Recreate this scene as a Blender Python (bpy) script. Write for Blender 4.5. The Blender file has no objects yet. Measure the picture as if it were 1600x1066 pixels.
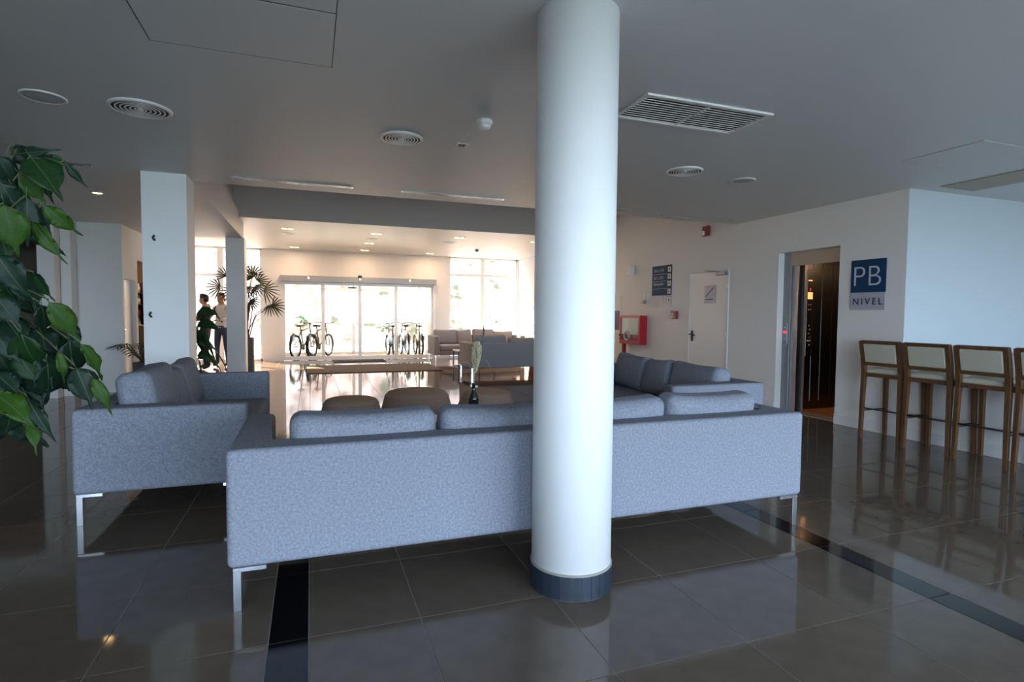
import bpy, bmesh, math, random
from mathutils import Vector, Matrix
from mathutils import noise as mnoise
random.seed(7)
PI = math.pi
C = bpy.context.scene.collection
sc = bpy.context.scene

# ------------------------------------------------------------------ camera
FPX, PITCH, ROLL, YAW, H = 870.9, .04715, .00881, .34665, 1.296
_c, _s = math.cos(YAW), math.sin(YAW)
FW = Vector((_s * math.cos(PITCH), _c * math.cos(PITCH), -math.sin(PITCH)))
_r0 = Vector((_c, -_s, 0)); _u0 = _r0.cross(FW)
RT = math.cos(ROLL) * _r0 + math.sin(ROLL) * _u0
UP = -math.sin(ROLL) * _r0 + math.cos(ROLL) * _u0
EYE = Vector((0, 0, H))
cam = bpy.data.cameras.new('camera'); cam.sensor_width = 36; cam.lens = FPX / 1600 * 36; cam.clip_end = 300
co = bpy.data.objects.new('camera', cam); C.objects.link(co)
m = Matrix((RT, UP, -FW)).transposed().to_4x4(); m.translation = EYE
co.matrix_world = m
sc.camera = co

def aty(x, y, Y):            # point of the place seen at photo pixel (x, y), at depth Y
    d = ((x - 800) * RT - (y - 533) * UP) / FPX + FW
    return EYE + d * (Y / d.y)

# ------------------------------------------------------------------ sky, sun, exposure
w = bpy.data.worlds.new('sky'); sc.world = w; w.use_nodes = True
wn = w.node_tree; wn.nodes.clear()
tc = wn.nodes.new('ShaderNodeTexCoord'); sx = wn.nodes.new('ShaderNodeSeparateXYZ'); ramp = wn.nodes.new('ShaderNodeValToRGB')
bg = wn.nodes.new('ShaderNodeBackground'); wo = wn.nodes.new('ShaderNodeOutputWorld')
wn.links.new(tc.outputs['Generated'], sx.inputs[0]); wn.links.new(sx.outputs['Z'], ramp.inputs[0])
wn.links.new(ramp.outputs[0], bg.inputs[0]); wn.links.new(bg.outputs[0], wo.inputs[0])
ramp.color_ramp.elements[0].color = (.64, .82, 1.0, 1); ramp.color_ramp.elements[0].position = 0
ramp.color_ramp.elements[1].color = (.42, .62, 1.0, 1); ramp.color_ramp.elements[1].position = .7
bg.inputs[1].default_value = 7.6
sun = bpy.data.lights.new('sun', 'SUN'); sun.energy = 25; sun.color = (1.0, .68, .43); sun.angle = .01
so = bpy.data.objects.new('sun', sun); C.objects.link(so)
so.rotation_euler = Vector((-.38, .62, .68)).to_track_quat('Z', 'Y').to_euler()
def portal(name, loc, sx_, sy_, rot):
    l = bpy.data.lights.new(name, 'AREA'); l.shape = 'RECTANGLE'; l.size = sx_; l.size_y = sy_
    l.cycles.is_portal = True
    o = bpy.data.objects.new(name, l); C.objects.link(o); o.location = loc; o.rotation_euler = rot
portal('sky_portal_back', (4.5, -4.25, 1.25), 7.4, 2.5, (PI / 2, 0, 0)); portal('sky_portal_side', (-2.15, -4.25, 1.25), 2.9, 2.5, (PI / 2, 0, 0))      # lets the renderer find the sky through the windows
portal('sky_portal_front', (2.0, 19.2, 1.6), 8.8, 3.0, (-PI / 2, 0, 0))
vs = sc.view_settings
vs.view_transform = 'Standard'; vs.look = 'None'; vs.gamma = 1; vs.use_curve_mapping = False
vs.exposure = 1.25
cy = sc.cycles
cy.use_denoising = True
cy.max_bounces = 10; cy.diffuse_bounces = 5; cy.glossy_bounces = 5; cy.transparent_max_bounces = 24
cy.sample_clamp_indirect = 30

# ------------------------------------------------------------------ materials
def mat(name, col, rough=.6, metal=0, bump=0, bscale=60, var=0, vscale=4, emit=None, estr=0, spec=.5, trans=0, stretch=None):
    m_ = bpy.data.materials.new(name); m_.use_nodes = True
    nt = m_.node_tree; b = nt.nodes['Principled BSDF']
    b.inputs['Base Color'].default_value = (*col, 1); b.inputs['Roughness'].default_value = rough
    b.inputs['Metallic'].default_value = metal; b.inputs['Specular IOR Level'].default_value = spec
    tcn = nt.nodes.new('ShaderNodeTexCoord'); mp = nt.nodes.new('ShaderNodeMapping')
    nt.links.new(tcn.outputs['Object'], mp.inputs[0])
    if stretch: mp.inputs['Scale'].default_value = stretch
    if var:
        n = nt.nodes.new('ShaderNodeTexNoise'); n.inputs['Scale'].default_value = vscale; n.inputs['Detail'].default_value = 5
        nt.links.new(mp.outputs[0], n.inputs['Vector'])
        r = nt.nodes.new('ShaderNodeValToRGB')
        r.color_ramp.elements[0].position = .3; r.color_ramp.elements[1].position = .7
        r.color_ramp.elements[0].color = (*[max(0, c * (1 - var)) for c in col], 1)
        r.color_ramp.elements[1].color = (*[min(1, c * (1 + var)) for c in col], 1)
        nt.links.new(n.outputs['Fac'], r.inputs[0]); nt.links.new(r.outputs[0], b.inputs['Base Color'])
    if bump:
        n = nt.nodes.new('ShaderNodeTexNoise'); n.inputs['Scale'].default_value = bscale; n.inputs['Detail'].default_value = 3
        nt.links.new(mp.outputs[0], n.inputs['Vector'])
        bp = nt.nodes.new('ShaderNodeBump'); bp.inputs['Strength'].default_value = bump; bp.inputs['Distance'].default_value = .01
        nt.links.new(n.outputs['Fac'], bp.inputs['Height']); nt.links.new(bp.outputs[0], b.inputs['Normal'])
    if emit:
        b.inputs['Emission Color'].default_value = (*emit, 1); b.inputs['Emission Strength'].default_value = estr
    if trans:
        t = nt.nodes.new('ShaderNodeBsdfTranslucent'); mx = nt.nodes.new('ShaderNodeMixShader')
        t.inputs[0].default_value = (*[min(1, c * 1.6) for c in col], 1); mx.inputs[0].default_value = trans
        out = nt.nodes['Material Output']
        nt.links.new(b.outputs[0], mx.inputs[1]); nt.links.new(t.outputs[0], mx.inputs[2]); nt.links.new(mx.outputs[0], out.inputs[0])
    return m_

def glass_mat(name, tint=(.94, .97, .96)):
    m_ = bpy.data.materials.new(name); m_.use_nodes = True; nt = m_.node_tree; nt.nodes.clear()
    out = nt.nodes.new('ShaderNodeOutputMaterial'); mx = nt.nodes.new('ShaderNodeMixShader')
    fr = nt.nodes.new('ShaderNodeFresnel'); fr.inputs[0].default_value = 1.45
    t = nt.nodes.new('ShaderNodeBsdfTransparent'); t.inputs[0].default_value = (*tint, 1)
    g = nt.nodes.new('ShaderNodeBsdfGlossy'); g.inputs['Roughness'].default_value = .02
    ge = nt.nodes.new('ShaderNodeNewGeometry'); iv = nt.nodes.new('ShaderNodeMath'); iv.operation = 'SUBTRACT'; iv.inputs[0].default_value = 1
    ml = nt.nodes.new('ShaderNodeMath'); ml.operation = 'MULTIPLY'       # a thin pane: one reflection at its outer face, none inside
    nt.links.new(ge.outputs['Backfacing'], iv.inputs[1]); nt.links.new(fr.outputs[0], ml.inputs[0]); nt.links.new(iv.outputs[0], ml.inputs[1])
    nt.links.new(ml.outputs[0], mx.inputs[0]); nt.links.new(t.outputs[0], mx.inputs[1]); nt.links.new(g.outputs[0], mx.inputs[2])
    nt.links.new(mx.outputs[0], out.inputs[0])
    return m_

def weave_mat(name, col, sc_=380, k=.28):
    m_ = mat(name, col, .9, spec=.2)
    nt = m_.node_tree; b = nt.nodes['Principled BSDF']; tcn = nt.nodes['Texture Coordinate']
    n1 = nt.nodes.new('ShaderNodeTexNoise'); n1.inputs['Scale'].default_value = sc_; n1.inputs['Detail'].default_value = 2
    n2 = nt.nodes.new('ShaderNodeTexNoise'); n2.inputs['Scale'].default_value = 90; n2.inputs['Detail'].default_value = 4
    for n in (n1, n2): nt.links.new(tcn.outputs['Object'], n.inputs['Vector'])
    ad = nt.nodes.new('ShaderNodeMath'); ad.operation = 'ADD'
    nt.links.new(n1.outputs['Fac'], ad.inputs[0]); nt.links.new(n2.outputs['Fac'], ad.inputs[1])
    r = nt.nodes.new('ShaderNodeValToRGB'); r.color_ramp.elements[0].position = .35; r.color_ramp.elements[1].position = .75
    hl = nt.nodes.new('ShaderNodeMath'); hl.operation = 'MULTIPLY'; hl.inputs[1].default_value = .5
    nt.links.new(ad.outputs[0], hl.inputs[0]); nt.links.new(hl.outputs[0], r.inputs[0])
    r.color_ramp.elements[0].color = (*[c * (1 - k * 1.4) for c in col], 1); r.color_ramp.elements[1].color = (*[c * (1 + k * 1.4) for c in col], 1)
    nt.links.new(r.outputs[0], b.inputs['Base Color'])
    bp = nt.nodes.new('ShaderNodeBump'); bp.inputs['Strength'].default_value = .35; bp.inputs['Distance'].default_value = .003
    nt.links.new(n1.outputs['Fac'], bp.inputs['Height']); nt.links.new(bp.outputs[0], b.inputs['Normal'])
    return m_

M = dict(
    wall=mat('wall_paint', (.80, .785, .76), .75, bump=.04, bscale=120, spec=.3),
    alcove=mat('pale_blue_paint', (.50, .56, .60), .75, bump=.04, bscale=120, spec=.3),  # wall paint with the alcove's dimmer, cooler light put into its colour
    col=mat('column_paint', (.84, .84, .83), .5, bump=.03, bscale=40, var=.02, vscale=3, spec=.4),
    ceil=mat('ceiling_paint', (.66, .655, .645), .45, bump=.02, bscale=30, spec=.35),
    tile=mat('grey_tile', (.120, .093, .071), .06, var=.10, vscale=9, spec=.42),
    black=mat('black_tile', (.004, .004, .005), .06, var=.2, vscale=6, spec=.5),
    grout=mat('grout', (.27, .24, .21), .8),
    slate=mat('slate_tile', (.018, .026, .040), .45, var=.25, vscale=30),
    white=mat('white_enamel', (.78, .77, .74), .4),
    trim=mat('trim_paint', (.74, .74, .73), .5),
    fabric=weave_mat('grey_blue_weave', (.245, .258, .305)),
    fabric2=weave_mat('grey_blue_weave_far', (.30, .285, .305)),  # same sofa weave, lightened and warmed to carry the far hall's light
    pouf=weave_mat('taupe_weave', (.42, .29, .215), 300, .12),
    chrome=mat('chrome', (.80, .82, .85), .2, 1),
    steel=mat('brushed_steel', (.30, .30, .31), .32, 1, bump=.05, bscale=80, stretch=(1, 1, 12)),
    steel_dark=mat('dark_steel', (.12, .115, .115), .3, 1, bump=.03, bscale=80, stretch=(1, 1, 12)),
    beige_steel=mat('beige_steel', (.42, .36, .29), .45, .3),
    alu=mat('white_aluminium', (.82, .79, .75), .4, .2),
    alu_grey=mat('grey_aluminium', (.33, .32, .31), .4, .5),
    dark=mat('black_plastic', (.012, .012, .013), .45),
    mesh_grey=mat('grey_mesh', (.46, .46, .45), .7, bump=.3, bscale=400),
    cavity=mat('dark_cavity', (.03, .03, .03), .9),  # near-black colour standing in for shade inside vents, gaps and shaft
    red=mat('red_enamel', (.42, .012, .016), .35),
    dred=mat('dark_red_enamel', (.26, .03, .03), .4),
    blue=mat('sign_blue', (.004, .045, .115), .6, spec=.2),
    sgrey=mat('sign_grey', (.42, .42, .50), .4),
    slet=mat('sign_letter_grey', (.55, .58, .70), .4),
    sdark=mat('sign_letter_dark', (.03, .03, .06), .5),
    paper=mat('paper', (.75, .74, .72), .7),
    purple=mat('poster_purple', (.10, .01, .10), .5, var=.5, vscale=12),
    wood=mat('stool_wood', (.105, .046, .016), .5, var=.4, vscale=6, stretch=(14, 14, 1.2), bump=.05, bscale=30),
    cream=weave_mat('cream_upholstery', (.50, .47, .38), 260, .06),
    rail=mat('dark_rail', (.05, .05, .055), .35, .8),
    glass=glass_mat('clear_glass'),
    bottleg=mat('dark_bottle_glass', (.015, .017, .014), .05, spec=.8),
    mat_=mat('brown_mat', (.08, .052, .034), .95, bump=.5, bscale=300, var=.2, vscale=40),
    mat2=mat('grey_mat', (.035, .028, .022), .95, bump=.5, bscale=300, var=.2, vscale=40),
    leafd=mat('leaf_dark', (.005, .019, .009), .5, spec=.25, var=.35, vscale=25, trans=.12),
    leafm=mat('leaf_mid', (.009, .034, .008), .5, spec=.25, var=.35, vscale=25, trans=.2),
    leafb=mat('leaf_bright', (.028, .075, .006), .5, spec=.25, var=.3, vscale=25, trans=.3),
    rib=mat('leaf_midrib', (.035, .065, .02), .5),
    palm=mat('palm_green', (.035, .055, .015), .5, var=.3, vscale=10, trans=.25),
    broad=mat('broad_leaf_green', (.018, .06, .014), .4, var=.3, vscale=8, trans=.15),
    lime=mat('lime_leaf', (.16, .26, .015), .5, trans=.35),
    stem=mat('stem', (.055, .06, .025), .7, var=.3, vscale=20),
    bark=mat('bark', (.10, .075, .05), .85, bump=.4, bscale=40, var=.3),
    soil=mat('soil', (.03, .02, .014), .95, bump=.6, bscale=60),
    pot=mat('grey_planter', (.10, .095, .09), .6, var=.1),
    terra=mat('terracotta_pot', (.32, .13, .07), .8, var=.15),
    plume=mat('dry_plume', (.62, .52, .34), .95, bump=.8, bscale=150, var=.25, vscale=60),
    lamp=mat('warm_lamp', (.9, .8, .6), .4, emit=(1, .62, .25), estr=9),
    sconce=mat('lit_amber_display', (.9, .6, .3), .4, emit=(1, .45, .12), estr=.55),
    redled=mat('red_led', (.5, .02, .02), .4, emit=(1, .03, .03), estr=.9),
    carfloor=mat('lift_floor', (.26, .12, .05), .4, var=.2, vscale=8),
    skin=mat('skin', (.42, .22, .14), .5),
    hair=mat('dark_hair', (.015, .011, .009), .6, bump=.5, bscale=90),
    blackcloth=mat('black_cloth', (.014, .014, .018), .85, bump=.3, bscale=60),
    shirt=mat('white_shirt', (.62, .58, .55), .85, bump=.3, bscale=30),
    jeans=mat('blue_jeans', (.035, .05, .10), .85, bump=.3, bscale=60),
    shoe=mat('shoe', (.02, .018, .016), .5),
    eye=mat('eye', (.02, .015, .012), .2),
    lip=mat('lip', (.30, .10, .08), .5),
    tan=mat('tan_board', (.45, .27, .15), .7, var=.2),
    rubber=mat('tyre_rubber', (.012, .012, .012), .8),
    yframe=mat('bike_frame_olive', (.12, .12, .03), .35),
    bframe=mat('bike_frame_blue', (.03, .08, .14), .35),
    shelfwood=mat('dark_red_wood', (.045, .014, .014), .45, var=.3),
    counter=mat('beige_counter', (.5, .42, .32), .5),
    brownwall=mat('brown_wall', (.16, .115, .08), .8, var=.05),
    dimroom=mat('taupe_wall', (.17, .14, .12), .8, var=.06),
    concrete=mat('sunlit_concrete', (.60, .50, .38), .9, var=.12, vscale=1.5, bump=.2, bscale=8),
    lawn=mat('lawn', (.05, .08, .03), .95, var=.4, vscale=2),
    tabletop=mat('pale_tabletop', (.42, .36, .28), .35, var=.1),
)
# hillside: pale pinkish earth with patches of scrub
hm = mat('hillside', (.5, .38, .32), .95); nt = hm.node_tree; b_ = nt.nodes['Principled BSDF']
n_ = nt.nodes.new('ShaderNodeTexNoise'); n_.inputs['Scale'].default_value = 1.1; n_.inputs['Detail'].default_value = 8; n_.inputs['Roughness'].default_value = .7
nt.links.new(nt.nodes['Texture Coordinate'].outputs['Object'], n_.inputs['Vector'])
r_ = nt.nodes.new('ShaderNodeValToRGB'); r_.color_ramp.elements[0].position = .36; r_.color_ramp.elements[0].color = (.055, .055, .02, 1)
r_.color_ramp.elements[1].position = .66; r_.color_ramp.elements[1].color = (.50, .36, .26, 1)
e_ = r_.color_ramp.elements.new(.47); e_.color = (.24, .125, .085, 1); e_ = r_.color_ramp.elements.new(.55); e_.color = (.38, .25, .18, 1)
nt.links.new(n_.outputs['Fac'], r_.inputs[0]); nt.links.new(r_.outputs[0], b_.inputs['Base Color'])
M['hill'] = hm

# ------------------------------------------------------------------ mesh helpers
class MB:
    def __init__(s): s.bm = bmesh.new(); s.mi = 0
    def _tag(s, geom, i):
        for f in geom: f.material_index = i
    def box(s, x0, x1, y0, y1, z0, z1, bev=0, seg=1, mi=0, rot=None, about=None):
        b = s.bm; n0 = len(b.verts)
        vs_ = [b.verts.new((x, y, z)) for x in (x0, x1) for y in (y0, y1) for z in (z0, z1)]
        q = [(0, 1, 3, 2), (4, 6, 7, 5), (0, 4, 5, 1), (2, 3, 7, 6), (0, 2, 6, 4), (1, 5, 7, 3)]
        fs = [b.faces.new([vs_[i] for i in t]) for t in q]
        geo = list(vs_)
        if bev:
            es = list({e for f in fs for e in f.edges})
            r = bmesh.ops.bevel(b, geom=es, offset=bev, segments=seg, affect='EDGES', profile=.5)
            fs = list({f for v in r['verts'] for f in v.link_faces}); geo = list({v for f in fs for v in f.verts})
        for f in fs: f.material_index = mi
        if rot is not None:
            R = rot if isinstance(rot, Matrix) else Matrix.Rotation(rot[1], 4, rot[0])
            cc = Vector(about) if about is not None else Vector(((x0 + x1) / 2, (y0 + y1) / 2, (z0 + z1) / 2))
            for v in geo: v.co = cc + (R.to_3x3() @ (v.co - cc))
        return s
    def rbox(s, cx, cy_, cz, a, b, c, r, infl=0, axis=2, mtx=None, mi=0, n=3, sag=0):
        """rounded (and inflated) box with half sizes a, b, c"""
        hs = (a, b, c)
        def lines(h):
            rr = min(r, h * .999); inn = h - rr
            L = [-h, -inn - rr * .42, -inn - rr * .12]
            L += [-inn + 2 * inn * i / (n + 1) for i in range(n + 2)] if inn > 1e-4 else [0]
            L += [inn + rr * .12, inn + rr * .42, h]
            return L
        Ls = [lines(h) for h in hs]; cache = {}
        def vert(p):
            k = tuple(round(t, 6) for t in p)
            if k in cache: return cache[k]
            inner = [max(-(h - min(r, h * .999)), min(h - min(r, h * .999), t)) for t, h in zip(p, hs)]
            d = Vector([t - i for t, i in zip(p, inner)])
            rr = [min(r, h * .999) for h in hs]
            if d.length > 1e-9:
                nd = d.normalized(); q = Vector(inner) + Vector([nd[i] * rr[i] for i in range(3)])
            else: q = Vector(p)
            if infl:
                o = [i for i in range(3) if i != axis]
                f = (1 - (q[o[0]] / hs[o[0]]) ** 2) * (1 - (q[o[1]] / hs[o[1]]) ** 2)
                q[axis] *= 1 + infl * max(0, f)
                if sag:
                    q[o[1]] -= sag * max(0, 1 - (q[o[0]] / hs[o[0]]) ** 2) * max(0, q[o[1]] / hs[o[1]])
            q = (mtx @ q) if mtx is not None else q
            v = s.bm.verts.new(q + Vector((cx, cy_, cz))); cache[k] = v; return v
        for ax in range(3):
            i, j = [(1, 2), (2, 0), (0, 1)][ax]
            for sg in (-1, 1):
                for ui in range(len(Ls[i]) - 1):
                    for vi in range(len(Ls[j]) - 1):
                        qs = []
                        for (du, dv) in ((0, 0), (1, 0), (1, 1), (0, 1)):
                            p = [0, 0, 0]; p[ax] = sg * hs[ax]; p[i] = Ls[i][ui + du]; p[j] = Ls[j][vi + dv]; qs.append(vert(p))
                        if sg < 0: qs.reverse()
                        qq = []
                        for v in qs:
                            if v not in qq: qq.append(v)
                        if len(qq) > 2:
                            try: f = s.bm.faces.new(qq); f.smooth = True; f.material_index = mi
                            except ValueError: pass
        return s
    def lathe(s, prof, n=24, at=(0, 0, 0), mi=0, smooth=True, mtx=None, close=True):
        rings = []
        for (r, z) in prof:
            ring = []
            for k in range(n):
                a = 2 * PI * k / n; p = Vector((r * math.cos(a), r * math.sin(a), z))
                if mtx is not None: p = mtx @ p
                ring.append(s.bm.verts.new(p + Vector(at)))
            rings.append(ring)
        for A, B in zip(rings, rings[1:]):
            for k in range(n):
                f = s.bm.faces.new((A[k], A[(k + 1) % n], B[(k + 1) % n], B[k])); f.smooth = smooth; f.material_index = mi
        if close:
            for ring, rev in ((rings[0], True), (rings[-1], False)):
                f = s.bm.faces.new(ring[::-1] if rev else ring); f.material_index = mi
        return s
    def tube(s, pts, r, n=8, mi=0, cap=True, closed=False):
        pts = [Vector(p) for p in pts]; rs = r if isinstance(r, (list, tuple)) else [r] * len(pts)
        rings = []; prev = None
        for i, p in enumerate(pts):
            a = pts[i - 1] if (i > 0 or closed) else p; b = pts[(i + 1) % len(pts)] if (i < len(pts) - 1 or closed) else p
            t = (b - a); t = t.normalized() if t.length > 1e-9 else Vector((0, 0, 1))
            if prev is None:
                x = t.orthogonal().normalized()
            else:
                x = prev - t * prev.dot(t); x = x.normalized() if x.length > 1e-6 else t.orthogonal().normalized()
            prev = x; y = t.cross(x)
            rings.append([s.bm.verts.new(p + rs[i] * (math.cos(2 * PI * k / n) * x + math.sin(2 * PI * k / n) * y)) for k in range(n)])
        pairs = list(zip(rings, rings[1:])) + ([(rings[-1], rings[0])] if closed else [])
        for A, B in pairs:
            for k in range(n):
                f = s.bm.faces.new((A[k], A[(k + 1) % n], B[(k + 1) % n], B[k])); f.smooth = True; f.material_index = mi
        if cap and not closed:
            for ring, rev in ((rings[0], True), (rings[-1], False)):
                f = s.bm.faces.new(ring[::-1] if rev else ring); f.material_index = mi
        return s
    def torus(s, R, r, at=(0, 0, 0), mtx=None, n=28, k=8, mi=0):
        pts = []
        for i in range(n):
            a = 2 * PI * i / n; p = Vector((R * math.cos(a), R * math.sin(a), 0))
            if mtx is not None: p = mtx @ p
            pts.append(p + Vector(at))
        return s.tube(pts, r, k, mi, closed=True)
    def poly(s, pts, mi=0, smooth=False):
        f = s.bm.faces.new([s.bm.verts.new(p) for p in pts]); f.material_index = mi; f.smooth = smooth; return s
    def prism(s, pts, d, mi=0):
        d = Vector(d); a = [s.bm.verts.new(p) for p in pts]; b = [s.bm.verts.new(Vector(p) + d) for p in pts]
        n = len(pts); fs = [s.bm.faces.new(a[::-1]), s.bm.faces.new(b)]
        for i in range(n): fs.append(s.bm.faces.new((a[i], a[(i + 1) % n], b[(i + 1) % n], b[i])))
        for f in fs: f.material_index = mi
        return s
    def mesh(s, name, mats):
        bmesh.ops.recalc_face_normals(s.bm, faces=s.bm.faces)
        me = bpy.data.meshes.new(name); s.bm.to_mesh(me); s.bm.free()
        for m_ in (mats if isinstance(mats, (list, tuple)) else [mats]): me.materials.append(M[m_] if isinstance(m_, str) else m_)
        return me
    def obj(s, name, mats, parent=None):
        return link(name, s.mesh(name, mats), parent)

def link(name, me, parent=None, loc=None):
    o = bpy.data.objects.new(name, me); C.objects.link(o)
    if parent: o.parent = parent
    if loc: o.location = loc
    return o
def tag(o, label, cat, group=None, kind=None):
    o['label'] = label; o['category'] = cat
    if group: o['group'] = group
    if kind: o['kind'] = kind
    return o
def thing(name, label, cat, loc=(0, 0, 0), rz=0, group=None):
    o = bpy.data.objects.new(name, None); C.objects.link(o); o.empty_display_size = .1
    o.location = loc; o.rotation_euler = (0, 0, rz)
    return tag(o, label, cat, group)
def struct(o, label=None, cat=None):
    o['kind'] = 'structure'
    if label: o['label'] = label; o['category'] = cat or o.name.split('_')[0].split('.')[0]
    return o
def dup(root, loc, rz, label=None, group=None):
    r = root.copy(); C.objects.link(r); r.location = loc; r.rotation_euler = (0, 0, rz)
    if label: r['label'] = label
    if group: r['group'] = group
    for ch in list(root.children):
        c = ch.copy(); C.objects.link(c); c.parent = r
        for g in ch.children:
            d = g.copy(); C.objects.link(d); d.parent = c
    return r

# ------------------------------------------------------------------ setting: floor
HC, HF, HV = 2.68, 2.98, 4.6          # near ceiling, far ceiling, void top
XR, YB = 6.013, 4.226                 # lift wall plane, bar-stool wall plane
YF = 16.1                             # glazed front wall
fl = MB().box(-9, 10.3, -4.3, YF + 2.9, -.12, -.0018).obj('floor', 'grout'); struct(fl, 'polished grey brown tiled lobby floor with black bands', 'floor')
xs = [-.167, -.017, .432, 1.032, 1.632, 2.232, 2.683, 2.833, 3.283, 3.883, 4.483, 5.083, 5.683, 6.283, 6.883, 7.483, 8.083, 8.683, 9.283, 9.883]
xl = [-.167 - .6 * k for k in range(1, 15)]
xs = sorted(xl) + xs
ys = [.512 - 4.8 + .6 * k for k in range(0, 40)]
tmesh = {}
def tile_mesh(wd, ht, black):
    k = (round(wd, 3), round(ht, 3), black)
    if k not in tmesh:
        g = .0022
        tmesh[k] = MB().box(-wd / 2 + g, wd / 2 - g, -ht / 2 + g, ht / 2 - g, -.0035, 0, bev=.0008).mesh('tile', 'black' if black else 'tile')
    return tmesh[k]
cells = []
for i in range(len(xs) - 1):
    for j in range(len(ys) - 1):
        x0, x1, y0, y1 = xs[i], xs[i + 1], ys[j], ys[j + 1]
        cx, cyy = (x0 + x1) / 2, (y0 + y1) / 2
        if cx > XR + .2 and cyy > YB + .2: continue
        if y1 > YF + 2.9: continue
        v = Vector((cx, cyy, 0)) - EYE; d = v.dot(FW); vis = d > .4 and abs(v.dot(RT) / d) < 1.05 and v.dot(UP) / d > -.75
        cells.append((0 if vis else 1, v.length, cx, cyy, x1 - x0, y1 - y0))
cells.sort()
far = MB()
for n, (nv, _, cx, cyy, wd, ht) in enumerate(cells):
    black = abs(wd - .15) < .01
    if n < 290 and not nv:
        o = link('tile', tile_mesh(wd, ht, black), fl, (cx, cyy, 0))
    else:
        g = .0022; far.box(cx - wd / 2 + g, cx + wd / 2 - g, cyy - ht / 2 + g, cyy + ht / 2 - g, -.0035, 0, mi=1 if black else 0)
o = far.obj('distant_tiles', ['tile', 'black'], fl); o['kind'] = 'stuff'

# ------------------------------------------------------------------ setting: walls, columns, ceilings
def wall(name, label, boxes, mt='wall'):
    mb = MB()
    for b in boxes: mb.box(*b)
    return struct(mb.obj(name, mt), label, 'wall')
EL0, EL1, ELZ = 5.024, 5.962, 2.165       # lift opening
D0, D1, DZ = 6.909, 7.857, 2.018          # white door
wr = wall('wall_right', 'white wall with lift opening and white door', [
    (XR, XR + .25, YB - .007, EL0, 0, HV), (XR, XR + .25, EL0, EL1, ELZ, HV), (XR, XR + .25, EL1, D0, 0, HV),
    (XR, XR + .25, D0, D1, DZ, HV), (XR, XR + .25, D1, YF + .2, 0, HV)])
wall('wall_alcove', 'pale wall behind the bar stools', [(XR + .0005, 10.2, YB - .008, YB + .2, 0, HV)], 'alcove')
wall('wall_east', 'side wall of the stool alcove', [(10, 10.25, -4.3, YB, 0, HV)])
wall('wall_west', 'plain wall on the far side of the plant', [(-9.2, -8.9, -4.3, YF + .2, 0, HV)])
bx = [(-9, 10.2, -4.3, -4.1, 2.5, HV), (-9, -3.6, -4.3, -4.1, 0, 2.5), (-.7, .8, -4.3, -4.1, 0, 2.5), (-2.2, -2.1, -4.3, -4.1, 0, 2.5), (8.2, 10.2, -4.3, -4.1, 0, 2.5)]
for k in range(1, 3): bx.append((.8 + k * 2.467 - .05, .8 + k * 2.467 + .05, -4.3, -4.1, 0, 2.5))
wall('wall_back', 'window wall behind the viewpoint', bx)
# left block of rooms
wall('wall_left', 'white wall with dark room opening beyond the leafy plant', [
    (-8.9, -5.3, 10.0, 10.2, 0, HC), (-5.3, -3.735, 10.0, 10.2, 2.33, HC), (-3.735, -3.53, 10.0, 10.2, 0, HC),
    (-3.53, -3.40, 10.22, 10.42, 0, HC)])
wall('wall_panel', 'white end wall left of the square column', [(-3.46, -2.82, 10.5, 10.58, 0, HC)])
wall('wall_inner', 'warm lit side wall with two openings', [
    (-2.94, -2.82, 10.58, 11.22, 1.82, HF), (-2.94, -2.82, 11.22, 11.33, 0, HF),
    (-2.94, -2.82, 11.33, 12.6, 2.18, HF), (-2.94, -2.82, 12.6, YF, 0, HF)])
wall('wall_backroom', 'brown wall of the bar room', [(-6, -2.9, YF - .06, YF + .1, 0, HF), (-6.1, -6, 10.62, YF, 0, HF)], 'brownwall')
wall('wall_side_room', 'taupe wall inside the dark room opening', [(-8.8, -3.4, 12.6, 12.7, 0, HC), (-3.62, -3.5, 10.6, 12.7, 0, HC)], 'dimroom')
dp = MB().box(-2.92, -2.885, 10.585, 11.215, 0, 1.815).obj('door_3', 'alu'); struct(dp, 'pale grey closed door in the side wall', 'door')
MB().box(-2.885, -2.86, 10.66, 10.68, .98, 1.02).box(-2.865, -2.85, 10.66, 10.78, .99, 1.01, .004).obj('door_handle', 'chrome', dp)
# ceilings
cl = MB()
cl.box(-9, 10.2, -4.2, 6.79, HC, HC + .25)
cl.box(-9, -1.18, 6.79, 11.7, HC, 3.1)
cl.box(-9, -1.26, 6.79, 11.7, 3.1, HV)
cl.box(-9, 10.2, 6.5, 6.79, HC + .02, HV)
cl.box(-1.30, XR, 11.0, 11.25, HF, HV)
cl.box(-1.18, XR, 11.25, YF + .2, HF, HF + .2)
cl.box(-6.2, -1.18, 11.7, YF + .2, HF, HF + .2)
cl.box(-9, XR + .25, 6.6, 11.4, HV, HV + .2)
ceil = struct(cl.obj('ceiling', 'ceil'), 'grey white ceiling with a raised void across the lobby', 'ceiling')
for (x0, x1, y0, y1, nm) in ((-.757, .12, 2.772, 3.362, 'access_panel'), (-.757, .12, 1.9, 2.762, 'access_panel'), (4.92, 5.5, 2.89, 3.53, 'access_panel')):
    pnl = MB().box(x0, x1, y0, y1, HC - .004, HC + .002, bev=.002).obj(nm, 'ceil', ceil)
    g = MB(); e = .005
    g.box(x0 - e, x1 + e, y0 - e, y0, HC - .003, HC + .001).box(x0 - e, x1 + e, y1, y1 + e, HC - .003, HC + .001).box(x0 - e, x0, y0, y1, HC - .003, HC + .001).box(x1, x1 + e, y0, y1, HC - .003, HC + .001).obj('panel_joint', 'rail' if x1 < 1 else 'mesh_grey', pnl)
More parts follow.
